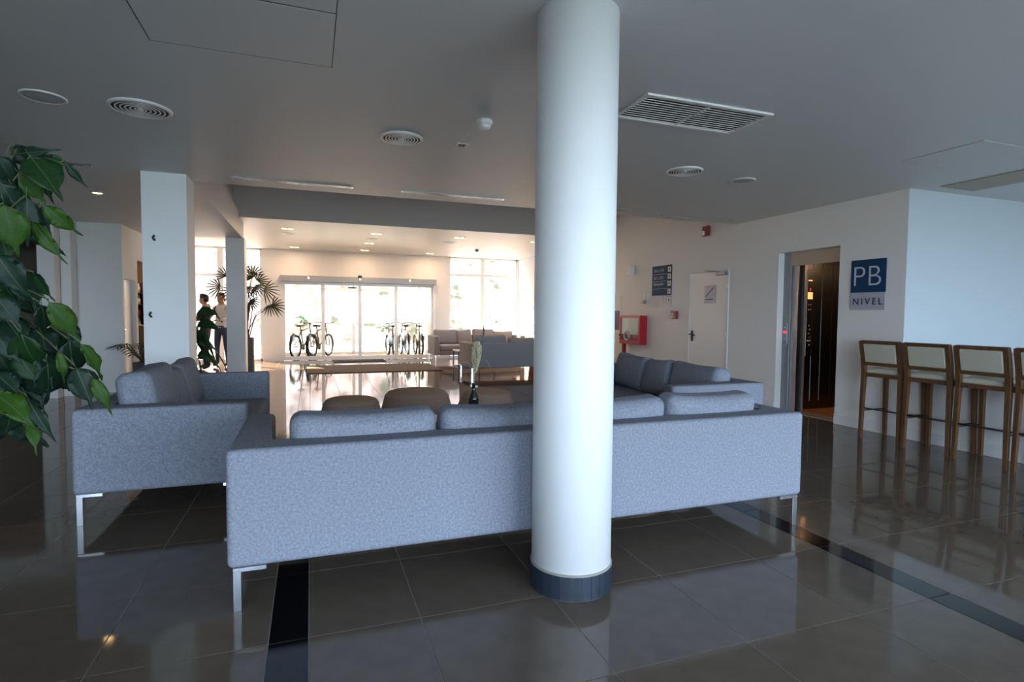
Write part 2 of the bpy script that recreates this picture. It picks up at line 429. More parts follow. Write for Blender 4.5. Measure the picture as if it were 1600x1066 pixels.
# square columns
struct(MB().box(-1.565, -1.17, 6.47, 6.86, 0, HC).obj('column', 'col'), 'square white column beside the left sofa', 'column')
struct(MB().box(-1.475, -1.16, 11.58, 11.95, 0, HC + .005).obj('column', 'col'), 'square white column further back by the palm', 'column')
for (px, py) in ((240, 371), (235, 491)):
    p = aty(px, py, 6.465)
    hk = MB().tube([(p.x, 6.475, p.z + .025), (p.x + .006, 6.455, p.z + .012), (p.x - .008, 6.452, p.z - .004), (p.x + .012, 6.452, p.z - .028)], [.005, .012, .008, .012], 8)
    hk.lathe([(.004, -.004), (.012, 0), (.004, .004)], 8, (p.x + .012, 6.452, p.z - .03))
    tag(hk.obj('wall_hook', 'dark'), 'small black hook high on the square column' if py < 400 else 'small black hook lower on the square column', 'hook')
# round column with tiled foot
CX, CYY, CR = 1.178, 2.395, .1905
rc = MB().lathe([(CR, .118), (CR, 1.3), (CR * .995, HC)], 64, (CX, CYY, 0)).obj('column', 'col'); struct(rc, 'round white column in front of the long sofa', 'column')
MB().lathe([(CR - .002, .0), (CR + .002, .0), (CR + .002, .112), (CR + .0065, .113), (CR + .0065, .119), (CR - .002, .124)], 64, (CX, CYY, 0)).obj('foot_grout', 'grout', rc)
NT = 26; seg = MB()
a0 = 2 * PI / NT * .5 - .006
pr = []
for k in range(4): a = -a0 + 2 * a0 * k / 3; pr.append((math.cos(a), math.sin(a)))
pts = [((CR + .0055) * c, (CR + .0055) * s_, .003) for c, s_ in pr] + [((CR - .004) * c, (CR - .004) * s_, .003) for c, s_ in pr[::-1]]
tm = seg.prism(pts, (0, 0, .109)).mesh('tile', 'slate')
for k in range(NT):
    o = link('tile', tm, rc, (CX, CYY, 0)); o.rotation_euler = (0, 0, 2 * PI * k / NT + .05)
# baseboards
bb = lambda n, l, b: struct(MB().box(*b, bev=.004).obj(n, 'trim'), l, 'baseboard')
bb('baseboard_right', 'white baseboard right of the lift', (XR - .014, XR, -1.0, EL0, 0, .125))
wall('wall_low', 'low white bar wall in front of which the stools stand', [(XR, XR + .14, -1.0, YB - .009, 0, .96)])
struct(MB().box(XR - .01, XR + .24, -1.0, YB - .010, .96, .99, bev=.004).obj('trim_1', 'trim'), 'white capping on the low bar wall', 'trim')
bb('baseboard_alcove', 'white baseboard behind the bar stools', (XR + .25, 10, YB - .014, YB, 0, .125))
bb('baseboard_lift', 'white baseboard between lift and door', (XR - .014, XR, EL1, D0 - .03, 0, .125))
bb('baseboard_far', 'white baseboard beyond the white door', (XR - .014, XR, D1 + .03, YF, 0, .125))

# ------------------------------------------------------------------ glazed front wall
fw = wall('wall_front', 'white wall around the sliding entrance', [
    (-1.2, -.75, YF, YF + .2, 0, HF), (3.42, 3.83, YF, YF + .2, 0, HF), (-.75, 3.42, YF, YF + .2, 2.13, HF),
    (5.98, XR, YF, YF + .2, 0, HF), (-2.95, -2.80, YF, YF + .2, 0, HF)])
def glazed(name, label, x0, x1, z0, z1, mull, trans, y=YF + .08, fr=.05, mt='alu'):
    b = MB(); d0, d1 = y - .035, y + .035
    b.box(x0, x0 + fr, d0, d1, z0, z1).box(x1 - fr, x1, d0, d1, z0, z1).box(x0, x1, d0, d1, z1 - fr, z1).box(x0, x1, d0, d1, z0, z0 + fr * 1.4)
    win = struct(b.obj(name, mt), label, 'window')
    mb = MB()
    for (ma, mbb) in mull: mb.box(ma, mbb, d0, d1, z0 + fr, z1 - fr)
    if mull: mb.obj('mullion', mt, win)
    MB().box(x0 + fr, x1 - fr, d0 + .004, d1 - .004, trans[0], trans[1]).obj('transom', mt, win)
    xs_ = [x0 + fr] + [v for mm in mull for v in mm] + [x1 - fr]
    for k in range(0, len(xs_), 2):
        for (za, zb) in ((z0 + fr * 1.4, trans[0]), (trans[1], z1 - fr)):
            MB().box(xs_[k], xs_[k + 1], y - .004, y + .004, za, zb).obj('pane', 'glass', win)
    return win
glazed('window_1', 'tall glazed window and door left of the entrance', -2.80, -1.2, 0, HF, [(-2.25, -2.12)], (2.22, 2.29))
glazed('window_2', 'tall glazed window right of the entrance behind the far sofas', 3.83, 5.98, 0, HF, [(4.81, 4.93)], (2.43, 2.49))
# entrance doors
ent = MB()
ent.box(-.75, -.69, YF - .01, YF + .14, 0, 2.13).box(3.36, 3.42, YF - .01, YF + .14, 0, 2.13)
ent = struct(ent.obj('door_2', 'alu'), 'automatic sliding glass entrance doors in pale aluminium', 'door')
MB().box(-.76, 3.43, YF - .16, YF + .16, 2.13, 2.29, bev=.008).obj('operator_housing', 'alu_grey', ent)
for x in (-.05, 1.29, 2.66):
    MB().lathe([(.012, -.004), (.022, 0), (.012, .004)], 12, (x, YF - .162, 2.235), mtx=Matrix.Rotation(PI / 2, 3, 'X')).obj('indicator_light', 'lamp', ent)
MB().rbox(1.285, YF - .19, 2.30, .05, .045, .035, .02).obj('motion_sensor', 'dark', ent)
MB().box(.98, 1.22, YF - .03, YF + .0, 1.985, 2.02, bev=.006).obj('door_closer', 'dark', ent)
for (x0, x1) in ((-.69, .32), (.32, 1.295), (1.295, 2.295), (2.295, 3.36)):
    st = .045 if x0 < 0 or x0 > 2 else .045; y = YF + (.03 if .2 < x0 < 2 else .09)
    b = MB().box(x0, x0 + st, y - .02, y + .02, .01, 2.13).box(x1 - st, x1, y - .02, y + .02, .01, 2.13)
    b.box(x0 + st, x1 - st, y - .02, y + .02, .01, .11).box(x0 + st, x1 - st, y - .02, y + .02, 2.06, 2.13)
    lf = b.obj('door_leaf', 'alu', ent)
    MB().box(x0 + st, x1 - st, y - .004, y + .004, .11, 2.06).obj('pane', 'glass', lf)
# vestibule beyond
wall('wall_vestibule', 'white side walls and roof of the entrance vestibule', [
    (-1.05, -.9, YF + .2, 18.7, 0, HF), (3.42, 3.57, YF + .2, 18.7, 0, HF), (-1.05, 3.57, YF + .2, 18.7, 2.35, HF)])
g2 = glazed('window_3', 'outer glazed screen of the entrance vestibule', -.9, 3.42, 0, 2.35, [(1.24, 1.34), (2.62, 2.72)], (2.02, 2.08), y=18.6)
# outside
struct(MB().box(-25, 30, YF + 2.9, 26, -.2, -.02).obj('pavement', 'concrete'), 'sunlit concrete forecourt outside the entrance', 'pavement')
struct(MB().box(-25, 30, YF + .2, YF + 2.9, -.2, -.13).obj('pavement', 'concrete'), 'sunlit strip of paving along the glass front', 'pavement')
struct(MB().box(-40, 40, -60, -11, -.5, -.3).obj('lawn', 'lawn'), 'lawn behind the window wall', 'lawn')
struct(MB().box(-40, 40, -11, -4.3, -.5, -.06).obj('terrace', 'concrete'), 'unseen pale terrace added as light bounce behind the window wall', 'terrace')  # unseen ground, added pale to bounce light onto the lobby ceiling
struct(MB().box(-9.2, 10.25, -4.3, 16.3, HV + .2, 9.5).obj('upper_storeys', 'wall'), 'upper storeys of the building above the lobby', 'building')
hb = MB(); NX, NY = 70, 26; vsg = []
for j in range(NY + 1):
    row = []
    for i in range(NX + 1):
        x = -28 + 60 * i / NX; t = j / NY; y = 24.5 + 16 * t
        z = -.1 + 17 * t ** .9 + .9 * mnoise.fractal(Vector((x * .25, y * .25, 3)), 1, 2, 5) * (.2 + min(1, 4 * t))
        row.append(hb.bm.verts.new((x, y, z)))
    vsg.append(row)
for j in range(NY):
    for i in range(NX): hb.bm.faces.new((vsg[j][i], vsg[j][i + 1], vsg[j + 1][i + 1], vsg[j + 1][i]))
struct(hb.obj('hill', 'hill'), 'sunlit pinkish hillside with scrub across the forecourt', 'hill')
def leaf_blob(mb, c, r, n, s, mi=0, rng=random):
    for _ in range(n):
        d = Vector((rng.gauss(0, 1), rng.gauss(0, 1), rng.gauss(0, 1))).normalized() * r * rng.random() ** .4
        p = Vector(c) + Vector((d.x, d.y, d.z * .8)); a = Vector((rng.gauss(0, 1), rng.gauss(0, 1), rng.gauss(0, 1))).normalized(); b = a.orthogonal().normalized()
        mb.poly([p - a * s, p + b * s * .4, p + a * s, p - b * s * .4], mi)
rg = random.Random(3)
shr = [(-4.2, 25.6, .7), (-.4, 25.8, .8), (1.6, 26.4, .9), (3.1, 25.4, .6), (5.3, 26.6, .9), (8.2, 25.8, .8), (10.2, 27, 1.1)]
sl = ['shrub outside beyond the window left of the entrance', 'shrub outside seen through the first glass leaf', 'shrub outside seen beside the middle door stiles',
      'low shrub outside seen through the third glass leaf', 'shrub outside seen past the vestibule wall', 'shrub outside behind the window by the far sofas', 'larger shrub outside at the end of the far window']
for (x, y, r), lb in zip(shr, sl):
    t = thing('shrub', lb, 'shrub', (x, y, .1), 0, 'shrubs on the hillside')
    mb = MB(); leaf_blob(mb, (0, 0, r * .8), r, 260, .12, 0, rg); mb.obj('foliage', 'leafb', t)
    MB().tube([(0, 0, -.3), (.03, 0, r * .5)], .04, 6).obj('stem', 'bark', t)
bl = thing('bollard', 'slim grey bollard outside the left window', 'bollard', (-1.42, 19.4, -.02))
MB().lathe([(.035, 0), (.035, .9)], 12).obj('post', 'alu_grey', bl); MB().lathe([(.035, .9), (.08, .92), (.08, .97), (.02, 1.0)], 12).obj('cap', 'alu_grey', bl)

# ------------------------------------------------------------------ ceiling fittings
def diffuser(x, y, r, label):
    t = thing('ceiling_vent', label, 'vent', (x, y, HC), 0, 'round ceiling vents')
    MB().lathe([(r * 1.0, .0), (r * 1.0, -.008), (r * .95, -.016), (r * .88, -.015), (r * .87, -.009)], 40, close=False).obj('rim', 'white', t)
    MB().lathe([(r * .90, -.010), (.001, -.010)], 32, close=False).obj('backing', 'cavity', t)
    for k in range(5):
        R = r * (.78 - .145 * k); q = r * .055
        MB().lathe([(R, -.0105), (R, -.0145), (R - q, -.0135), (R - q, -.0105)], 36, close=False).obj('ring', 'alu', t)
    MB().lathe([(r * .09, -.002), (r * .1, -.015), (r * .01, -.016)], 16).obj('hub', 'alu', t)
diffuser(-1.08, 4.50, .19, 'round concentric ceiling vent nearest the square column')
diffuser(.685, 4.49, .165, 'round concentric ceiling vent between column and smoke detector')
diffuser(3.36, 4.505, .17, 'round concentric ceiling vent beyond the large square grille')
def speaker(x, y, r, label):
    t = thing('ceiling_speaker', label, 'speaker', (x, y, HC), 0, 'ceiling speakers')
    MB().lathe([(r, 0), (r, -.006), (r * .9, -.012), (r * .88, -.004)], 32, close=False).obj('rim', 'white', t)
    MB().lathe([(r * .89, -.006), (r * .6, -.014), (.001, -.016)], 32, close=False).obj('mesh_cover', 'mesh_grey', t)
speaker(-1.615, 4.49, .125, 'flat round ceiling speaker left of the round vent above the plant')
speaker(4.14, 4.60, .12, 'flat round ceiling speaker towards the lift wall')
t = thing('smoke_detector', 'cream domed smoke detector on the ceiling', 'detector', (1.178, 3.88, HC))
MB().lathe([(.055, 0), (.058, -.02), (.05, -.032)], 24).obj('base', 'white', t)
MB().lathe([(.046, -.03), (.044, -.05), (.026, -.062), (.004, -.064)], 24).obj('dome', 'white', t); MB().lathe([(.027, -.052), (.027, -.058)], 16).obj('slot', 'dark', t)
t = thing('ceiling_sensor', 'small square ceiling plate with dark eye', 'sensor', (1.172, 4.49, HC))
MB().box(-.048, .048, -.045, .045, -.006, 0, .002).obj('plate', 'white', t); MB().box(-.028, .028, -.025, .025, -.010, -.004, .002).obj('eye', 'dark', t)
def grille(name, label, x0, x1, y0, y1, nsec, nsl, along, mt='alu', z=HC):
    t = thing(name, label, 'grille', ((x0 + x1) / 2, (y0 + y1) / 2, z))
    a, b = (x1 - x0) / 2, (y1 - y0) / 2; f = .03
    MB().box(-a, a, -b, -b + f, -.014, 0, .003).box(-a, a, b - f, b, -.014, 0, .003).box(-a, -a + f, -b + f, b - f, -.014, 0, .003).box(a - f, a, -b + f, b - f, -.014, 0, .003).obj('frame', 'white' if mt == 'alu' else mt, t)
    MB().box(-a + f, a - f, -b + f, b - f, -.002, -.001).obj('backing', 'cavity', t)
    L, Wd = (a, b) if along == 'x' else (b, a)
    for k in range(1, nsec):
        p = -L + 2 * L * k / nsec
        (MB().box(p - .008, p + .008, -b + f, b - f, -.013, -.002) if along == 'x' else MB().box(-a + f, a - f, p - .008, p + .008, -.013, -.002)).obj('divider', mt, t)
    for k in range(nsec):
        l0, l1 = -L + 2 * L * k / nsec + (f if k == 0 else .009), -L + 2 * L * (k + 1) / nsec - (f if k == nsec - 1 else .009)
        for q in range(nsl):
            c = -Wd + f + (2 * Wd - 2 * f) * (q + .5) / nsl; hw = (Wd - f) / nsl * .90
            if along == 'x': MB().box(l0, l1, c - hw, c + hw, -.0085, -.0065, rot=('X', .28)).obj('slat', mt, t)
            else: MB().box(c - hw, c + hw, l0, l1, -.0085, -.0065, rot=('Y', .28)).obj('slat', mt, t)
    return t
grille('ceiling_grille', 'large rectangular louvred ceiling grille right of the round column', 1.975, 2.975, 3.03, 3.47, 2, 11, 'x')
grille('ceiling_grille', 'long brownish ceiling grille above the bar stools', 6.2, 6.72, 2.5, 4.03, 2, 9, 'y', 'beige_steel')
def slot(x0, x1, y, label):
    t = thing('slot_diffuser', label, 'vent', ((x0 + x1) / 2, y, HC), 0, 'slim slot vents along the ceiling edge')
    a = (x1 - x0) / 2
    MB().box(-a, a, -.035, -.018, -.014, 0, .004).box(-a, a, .018, .035, -.014, 0, .004).box(-a, -a + .016, -.018, .018, -.014, 0).box(a - .016, a, -.018, .018, -.014, 0).obj('frame', 'chrome', t)
    MB().box(-a + .014, a - .014, -.016, .016, -.0015, -.0005).obj('backing', 'cavity', t)
    MB().box(-a + .014, a - .014, -.004, .004, -.006, -.001).obj('blade', 'alu', t)
slot(-.745, .447, 6.40, 'slim slot vent at the ceiling edge above the left sofa')
slot(.965, 2.185, 6.38, 'slim slot vent at the ceiling edge left of the round column')
slot(2.72, 3.93, 6.42, 'slim slot vent partly hidden behind the round column')
slot(4.51, 5.72, 6.54, 'slim slot vent nearest the red wall siren')
slot(-3.1, -1.93, 6.38, 'slim slot vent behind the leafy plant tips')
def downlight(px, py, z, label, lit=True, r=.055, rect=False):
    d = ((px - 800) * RT - (py - 533) * UP) / FPX + FW; p = EYE + d * ((z - H) / d.z)
    t = thing('downlight', label, 'downlight', (p.x, p.y, z), 0, 'recessed downlights')
    if rect:
        MB().box(-.13, .13, -.07, .07, -.008, 0, .003).obj('trim_ring', 'alu', t)
        for s_ in (-.06, .06): MB().lathe([(.042, -.009), (.030, -.011)], 16, (s_, 0, 0)).obj('lamp', 'lamp' if lit else 'alu_grey', t)
    else:
        MB().lathe([(r * 1.35, 0), (r * 1.35, -.006), (r, -.010), (r * .95, -.002)], 24, close=False).obj('trim_ring', 'white', t)
        MB().lathe([(r * .94, -.004), (.001, -.0045)], 20, close=False).obj('lamp', 'lamp' if lit else 'alu_grey', t)
dl = [(449, 357, 1, 1), (451, 365, 0, 0), (460, 386, 1, 1), (588, 365, 1, 1), (583, 374, 0, 0), (577, 380, 1, 1), (570, 391, 1, 1), (718, 371, 1, 1),
      (703, 379, 0, 0), (672, 396, 1, 1), (798, 390, 0, 1), (832, 378, 0, 1)]
dn = ['downlight pair nearest the void above the square columns', 'round unlit downlight beside the nearest pair on the palm side', 'downlight pair by the wall above the left door leaf',
      'downlight pair nearest the void above the entrance middle', 'round unlit downlight over the middle of the entrance hall', 'downlight pair behind the unlit middle one', 'downlight pair by the wall above the entrance middle',
      'downlight pair nearest the void above the far sofas', 'round unlit downlight in front of the far window', 'downlight pair by the wall where window and entrance meet',
      'single downlight above the far window', 'single downlight next to the round column edge']
for (px, py, rct, lit), lb in zip(dl, dn): downlight(px, py, HF, lb, bool(lit), .05 if lit else .11, bool(rct))
def lamp(name, x, y, z, e, size=.12, col=(1, .66, .40)):
    l_ = bpy.data.lights.new(name, 'AREA'); l_.shape = 'DISK'; l_.size = size; l_.energy = e; l_.color = col
    o_ = bpy.data.objects.new(name, l_); C.objects.link(o_); o_.location = (x, y, z)
for o_ in [q for q in C.objects if q.name.startswith('downlight') and q.type == 'EMPTY' and any(c.name.startswith('lamp') and c.data.materials[0].name == 'warm_lamp' for c in q.children)]:
    lamp('downlight_lamp', o_.location.x, o_.location.y, HF - .015, 5)
lamp('bar_room_lamp', -4.0, 14.6, HF - .02, 14)  # added fill to brighten the dark bar room; no fixture above it
downlight(152, 301, HC, 'lit downlight in the ceiling over the leafy plant', True, .05)
p = aty(745, 393, 14.0)
t = thing('ceiling_sensor', 'small dark dome sensor on the far ceiling', 'sensor', (p.x, 14.0, HF))
MB().lathe([(.05, 0), (.05, -.02)], 16).obj('base', 'white', t); MB().lathe([(.045, -.02), (.035, -.05), (.005, -.065)], 16).obj('dome', 'dark', t)

# ------------------------------------------------------------------ lift
li = thing('elevator', 'open steel lift with dark panelled car in the white wall', 'elevator', (XR, 5.5, 0))
def L(mb, name, mt, par=None): return mb.obj(name, mt, par or li)
ox, oy = XR, 5.5
def lb_(x0, x1, y0, y1, z0, z1, **k): return MB().box(x0 - ox, x1 - ox, y0 - oy, y1 - oy, z0, z1, **k)
jf = L(lb_(XR + .10, XR + .13, 5.85, EL1 - .002, 0, ELZ - .002), 'jamb', 'steel')
L(lb_(XR + .10, XR + .13, EL0 + .002, 5.05, 0, ELZ - .002), 'jamb', 'beige_steel')
L(lb_(XR + .10, XR + .13, 5.05, 5.85, 1.985, ELZ - .002), 'header', 'beige_steel')
L(lb_(XR + .135, XR + .165, 5.745, 5.95, .01, 2.0), 'door_leaf', 'steel')
L(lb_(XR + .175, XR + .195, 5.725, 5.95, .01, 2.0), 'door_leaf', 'cavity')  # near-black board painting the shaded gap behind the leaf
L(lb_(XR + .30, XR + .34, 5.80, 5.95, .01, 2.1), 'car_jamb', 'alu_grey')
L(lb_(XR + .10, XR + .35, 5.05, 5.85, -.01, .006), 'sill', 'alu_grey')
car = L(lb_(XR + .34, 7.9, 4.55, 5.93, -.06, .004), 'car_floor', 'carfloor')
L(lb_(XR + .34, 7.9, 4.55, 5.93, 2.22, 2.26), 'car_ceiling', 'alu_grey')
L(lb_(7.88, 7.92, 4.5, 5.98, .004, 2.22), 'car_wall', 'steel_dark'); L(lb_(XR + .34, 7.9, 4.5, 4.54, .004, 2.22), 'car_wall', 'steel_dark')
cwl = L(lb_(XR + .34, 7.9, 5.94, 5.98, .004, 2.22), 'car_wall', 'steel_dark')
for (a, b) in ((6.36, 6.47), (6.475, 6.60), (6.605, 6.77), (6.775, 6.97), (6.975, 7.2), (7.205, 7.5), (7.505, 7.86)):
    L(lb_(a, b, 5.925, 5.94, .12, 2.2, bev=.002), 'wall_panel', 'steel_dark')
cp = L(lb_(6.485, 6.595, 5.912, 5.926, .75, 1.95, bev=.003), 'control_panel', 'steel_dark')
L(lb_(6.505, 6.575, 5.907, 5.913, 1.80, 1.815), 'lit_strip', 'sconce', cp); L(lb_(6.50, 6.585, 5.907, 5.913, 1.55, 1.645), 'display', 'sconce', cp)
L(lb_(6.538, 6.546, 5.907, 5.913, 1.665, 1.70), 'red_digit', 'redled', cp)
for (bx_, bz) in [(6.52, 1.47), (6.56, 1.47), (6.52, 1.40), (6.56, 1.40)] + [(6.54 + .012 * (k % 2), 1.18 - .055 * k) for k in range(6)] + [(6.515, .97), (6.565, .97)]:
    L(MB().lathe([(.011, 0), (.011, .004), (.007, .006)], 10, (bx_ - ox, 5.912 - oy, bz), mtx=Matrix.Rotation(PI / 2, 3, 'X')), 'button', 'chrome', cp)
pl = L(lb_(XR + .092, XR + .101, 5.87, 5.94, .93, 1.22, bev=.002), 'call_panel', 'steel')
L(lb_(XR + .088, XR + .093, 5.885, 5.93, 1.075, 1.105), 'red_display', 'redled', pl)
for bz in (1.16, 1.0): L(MB().lathe([(.010, 0), (.010, .004)], 10, (XR + .092 - ox, 5.905 - oy, bz), mtx=Matrix.Rotation(-PI / 2, 3, 'Y')), 'call_button', 'chrome', pl)
ll = bpy.data.lights.new('lift_lamp', 'AREA'); ll.size = .25; ll.energy = 6; ll.color = (1, .62, .32)
lo = bpy.data.objects.new('lift_lamp', ll); C.objects.link(lo); lo.location = (7.3, 5.0, 2.2)
wall('wall_shaft', 'dark lift shaft lining', [(XR + .26, 8.1, 4.43, 4.48, -.1, 2.4), (8.0, 8.1, 4.43, 6.1, -.1, 2.4), (XR + .26, 8.1, 6.0, 6.1, -.1, 2.4), (XR + .26, 8.1, 4.43, 6.1, 2.3, 2.4)], 'cavity')

# ------------------------------------------------------------------ white door with its fittings
dr = MB().box(XR + .005, XR + .05, D0 + .03, D1 - .012, .006, DZ - .012, bev=.003).obj('door_1', 'white'); struct(dr, 'white fire door with closer and black handle', 'door')
MB().box(XR - .012, XR + .06, D0, D0 + .028, 0, DZ, bev=.003).box(XR - .006, XR + .06, D1 - .010, D1, 0, DZ).box(XR - .006, XR + .06, D0 + .028, D1 - .01, DZ - .01, DZ).obj('frame', 'trim', dr)
MB().box(XR - .012, XR + .006, 7.735, 7.785, .88, 1.06, bev=.006).tube([(XR - .01, 7.76, 1.0), (XR - .055, 7.76, 1.0), (XR - .058, 7.70, .995), (XR - .055, 7.63, .985)], .011).obj('handle', 'dark', dr)
MB().box(XR - .05, XR + .006, 6.96, 7.16, 1.935, 1.99, bev=.008).tube([(XR - .03, 7.06, 1.99), (XR - .12, 7.22, 2.005), (XR - .02, 7.42, 2.03)], .009).obj('door_closer', 'alu_grey', dr)
for z in (1.75, 1.0, .25): MB().lathe([(.009, -.05), (.009, .05)], 10, (XR - .012, D0 + .03, z)).obj('hinge', 'alu', dr)
pn = MB().box(XR - .004, XR + .006, 7.21, 7.47, 1.51, 1.79, bev=.002).obj('notice_plate', 'alu_grey', dr)
MB().box(XR - .006, XR - .003, 7.23, 7.45, 1.53, 1.77).obj('notice_face', 'sgrey', pn)
MB().prism([(XR - .007, 7.44, 1.62), (XR - .007, 7.26, 1.76), (XR - .007, 7.24, 1.755), (XR - .007, 7.43, 1.605)], (.002, 0, 0)).box(XR - .0075, XR - .005, 7.26, 7.43, 1.56, 1.575).obj('notice_marks', 'sdark', pn)

# ------------------------------------------------------------------ signs
def text(body, size, loc, mt, parent, name='lettering', rx=PI / 2, rz=-PI / 2, ext=.001, sx_=1.0, off=0, align='LEFT', space=1.0):
    cu = bpy.data.curves.new(name, 'FONT'); cu.body = body; cu.size = size; cu.extrude = ext; cu.offset = off; cu.align_x = align; cu.space_character = space
    o = bpy.data.objects.new(name, cu); C.objects.link(o); o.parent = parent; o.location = loc; o.rotation_euler = (rx, 0, rz); o.scale = (sx_, 1, 1)
    cu.materials.append(M[mt])
    dg_ = bpy.context.evaluated_depsgraph_get(); dg_.update(); me = bpy.data.meshes.new_from_object(o.evaluated_get(dg_))
    r = link(name, me, parent, loc); r.rotation_euler = o.rotation_euler; r.scale = o.scale
    bpy.data.objects.remove(o); return r
sg = thing('level_sign', 'blue and grey wall sign reading PB NIVEL', 'sign', (XR, 4.645, 1.68))
MB().box(-.012, -.002, -.212, .212, -.092, .285, bev=.001).obj('upper_panel', 'blue', sg)
MB().box(-.012, -.002, -.212, .212, -.292, -.093, bev=.001).obj('lower_panel', 'sgrey', sg)
text('PB', .335, (-.0135, .197, -.018), 'slet', sg, sx_=1.0, off=-.0055, space=1.05)
text('NIVEL', .105, (-.0135, .180, -.232), 'sdark', sg, sx_=1.0, off=.001, space=1.42)
ds = thing('directory_sign', 'tall blue directory sign with white arrow squares', 'sign', (XR, 8.64, 1.84))
MB().box(-.012, -.002, -.29, .30, -.17, .37, bev=.001).obj('blue_panel', 'blue', ds)
MB().box(-.010, -.002, -.29, .30, -.37, -.172, bev=.001).obj('clear_panel', 'sgrey', ds)
for k, z in enumerate((.29, .165, .04, -.10, -.25)):
    sq = MB().box(-.015, -.011, -.275, -.185, z - .045, z + .045).obj('arrow_square', 'paper', ds)
    up = 1 if k < 3 else -1
    MB().prism([(-.0165, -.23, z + .03 * up), (-.0165, -.255, z), (-.0165, -.238, z), (-.0165, -.238, z - .03 * up), (-.0165, -.222, z - .03 * up), (-.0165, -.222, z), (-.0165, -.205, z)], (.002, 0, 0)).obj('arrow', 'sdark', sq)
for body, z in (('101 a 110', .26), ('201 a 210', .125), ('Recepción', .015)): text(body, .075, (-.0125, .25, z), 'slet', ds)
for z in (.215, .085, -.05): MB().box(-.0135, -.0118, -.17, .27, z - .003, z + .003).obj('rule', 'slet', ds)
MB().box(-.0115, -.0098, -.06, .03, -.36, -.18).obj('grey_strip', 'alu_grey', ds)

# ------------------------------------------------------------------ small wall fittings
def fit(name, label, cat, y, z): return thing(name, label, cat, (XR, y, z))
t = fit('wall_light', 'white box wall light above the fire hose cabinet', 'light', 9.66, 2.19)
MB().rbox(-.05, 0, 0, .05, .10, .095, .015).obj('housing', 'white', t); MB().box(-.085, -.03, .100, .108, -.06, .06).obj('louvre', 'alu_grey', t)
t = fit('emergency_lamp', 'clear round emergency lamp beside the directory sign', 'lamp', 9.12, 1.68)
MB().lathe([(.10, 0), (.10, .02), (.02, .05)], 20, mtx=Matrix.Rotation(-PI / 2, 3, 'Y')).obj('lens', 'paper', t); MB().rbox(-.04, .05, -.12, .04, .035, .03, .01).obj('socket', 'alu_grey', t)
t = fit('fire_alarm_button', 'small red fire alarm call point left of the door', 'alarm', 8.225, 1.315)
MB().box(-.05, -.002, -.08, .08, -.07, .07, bev=.006).obj('case', 'dred', t); MB().box(-.054, -.049, -.01, .06, -.05, .04, bev=.002).obj('glass_window', 'alu_grey', t); MB().lathe([(.016, 0), (.016, .006)], 12, (-.054, .03, -.045), mtx=Matrix.Rotation(-PI / 2, 3, 'Y')).obj('lamp', 'paper', t)
t = fit('fire_siren', 'red wall siren with white strobe just under the ceiling', 'siren', 7.43, 2.66)
MB().box(-.06, -.002, -.075, .075, -.075, .085, bev=.01).obj('case', 'dred', t); MB().rbox(-.075, .03, -.03, .02, .03, .035, .012).obj('strobe', 'paper', t)
t = fit('fire_hose_cabinet', 'red fire hose cabinet with glass front on the wall', 'cabinet', 9.45, 1.03)
fx = .15
MB().box(-fx, -.002, -.36, .36, -.29, .27, bev=.006).obj('body', 'red', t)
df = MB().box(-fx - .02, -fx - .001, -.36, .36, -.29, -.21).box(-fx - .02, -fx - .001, -.36, .36, .23, .27).box(-fx - .02, -fx - .001, -.36, -.31, -.21, .23).box(-fx - .02, -fx - .001, .31, .36, -.21, .23).obj('door', 'red', t)
MB().box(-fx - .010, -fx - .006, -.31, .31, -.21, .23).obj('pane', 'glass', df)
MB().box(-fx - .004, -fx - .001, -.31, .31, -.10, .22).obj('white_lining', 'paper', t)  # white sheet behind the glass, standing in for its bright reflection
MB().torus(.085, .03, (-fx - .0, .1, -.13), Matrix.Rotation(PI / 2, 3, 'Y'), 20, 6).obj('hose', 'alu_grey', t)
MB().box(-fx - .045, -fx - .02, .32, .35, -.13, -.10, bev=.004).obj('latch', 'dark', t)
t = thing('standpipe', 'red water pipe running down below the hose cabinet', 'pipe', (XR - .12, 9.72, 0))
MB().lathe([(.045, .003), (.045, .735)], 16).obj('pipe', 'dred', t); MB().lathe([(.065, .0), (.065, .03)], 16).obj('flange', 'dred', t)
t = thing('poster', 'purple and white poster at the edge of the round column', 'poster', (XR, 10.35, 1.25))
MB().box(-.008, -.001, -.30, .35, -.45, .45).obj('sheet', 'paper', t); MB().box(-.010, -.008, -.26, .31, -.25, .15).obj('printed_picture', 'purple', t)

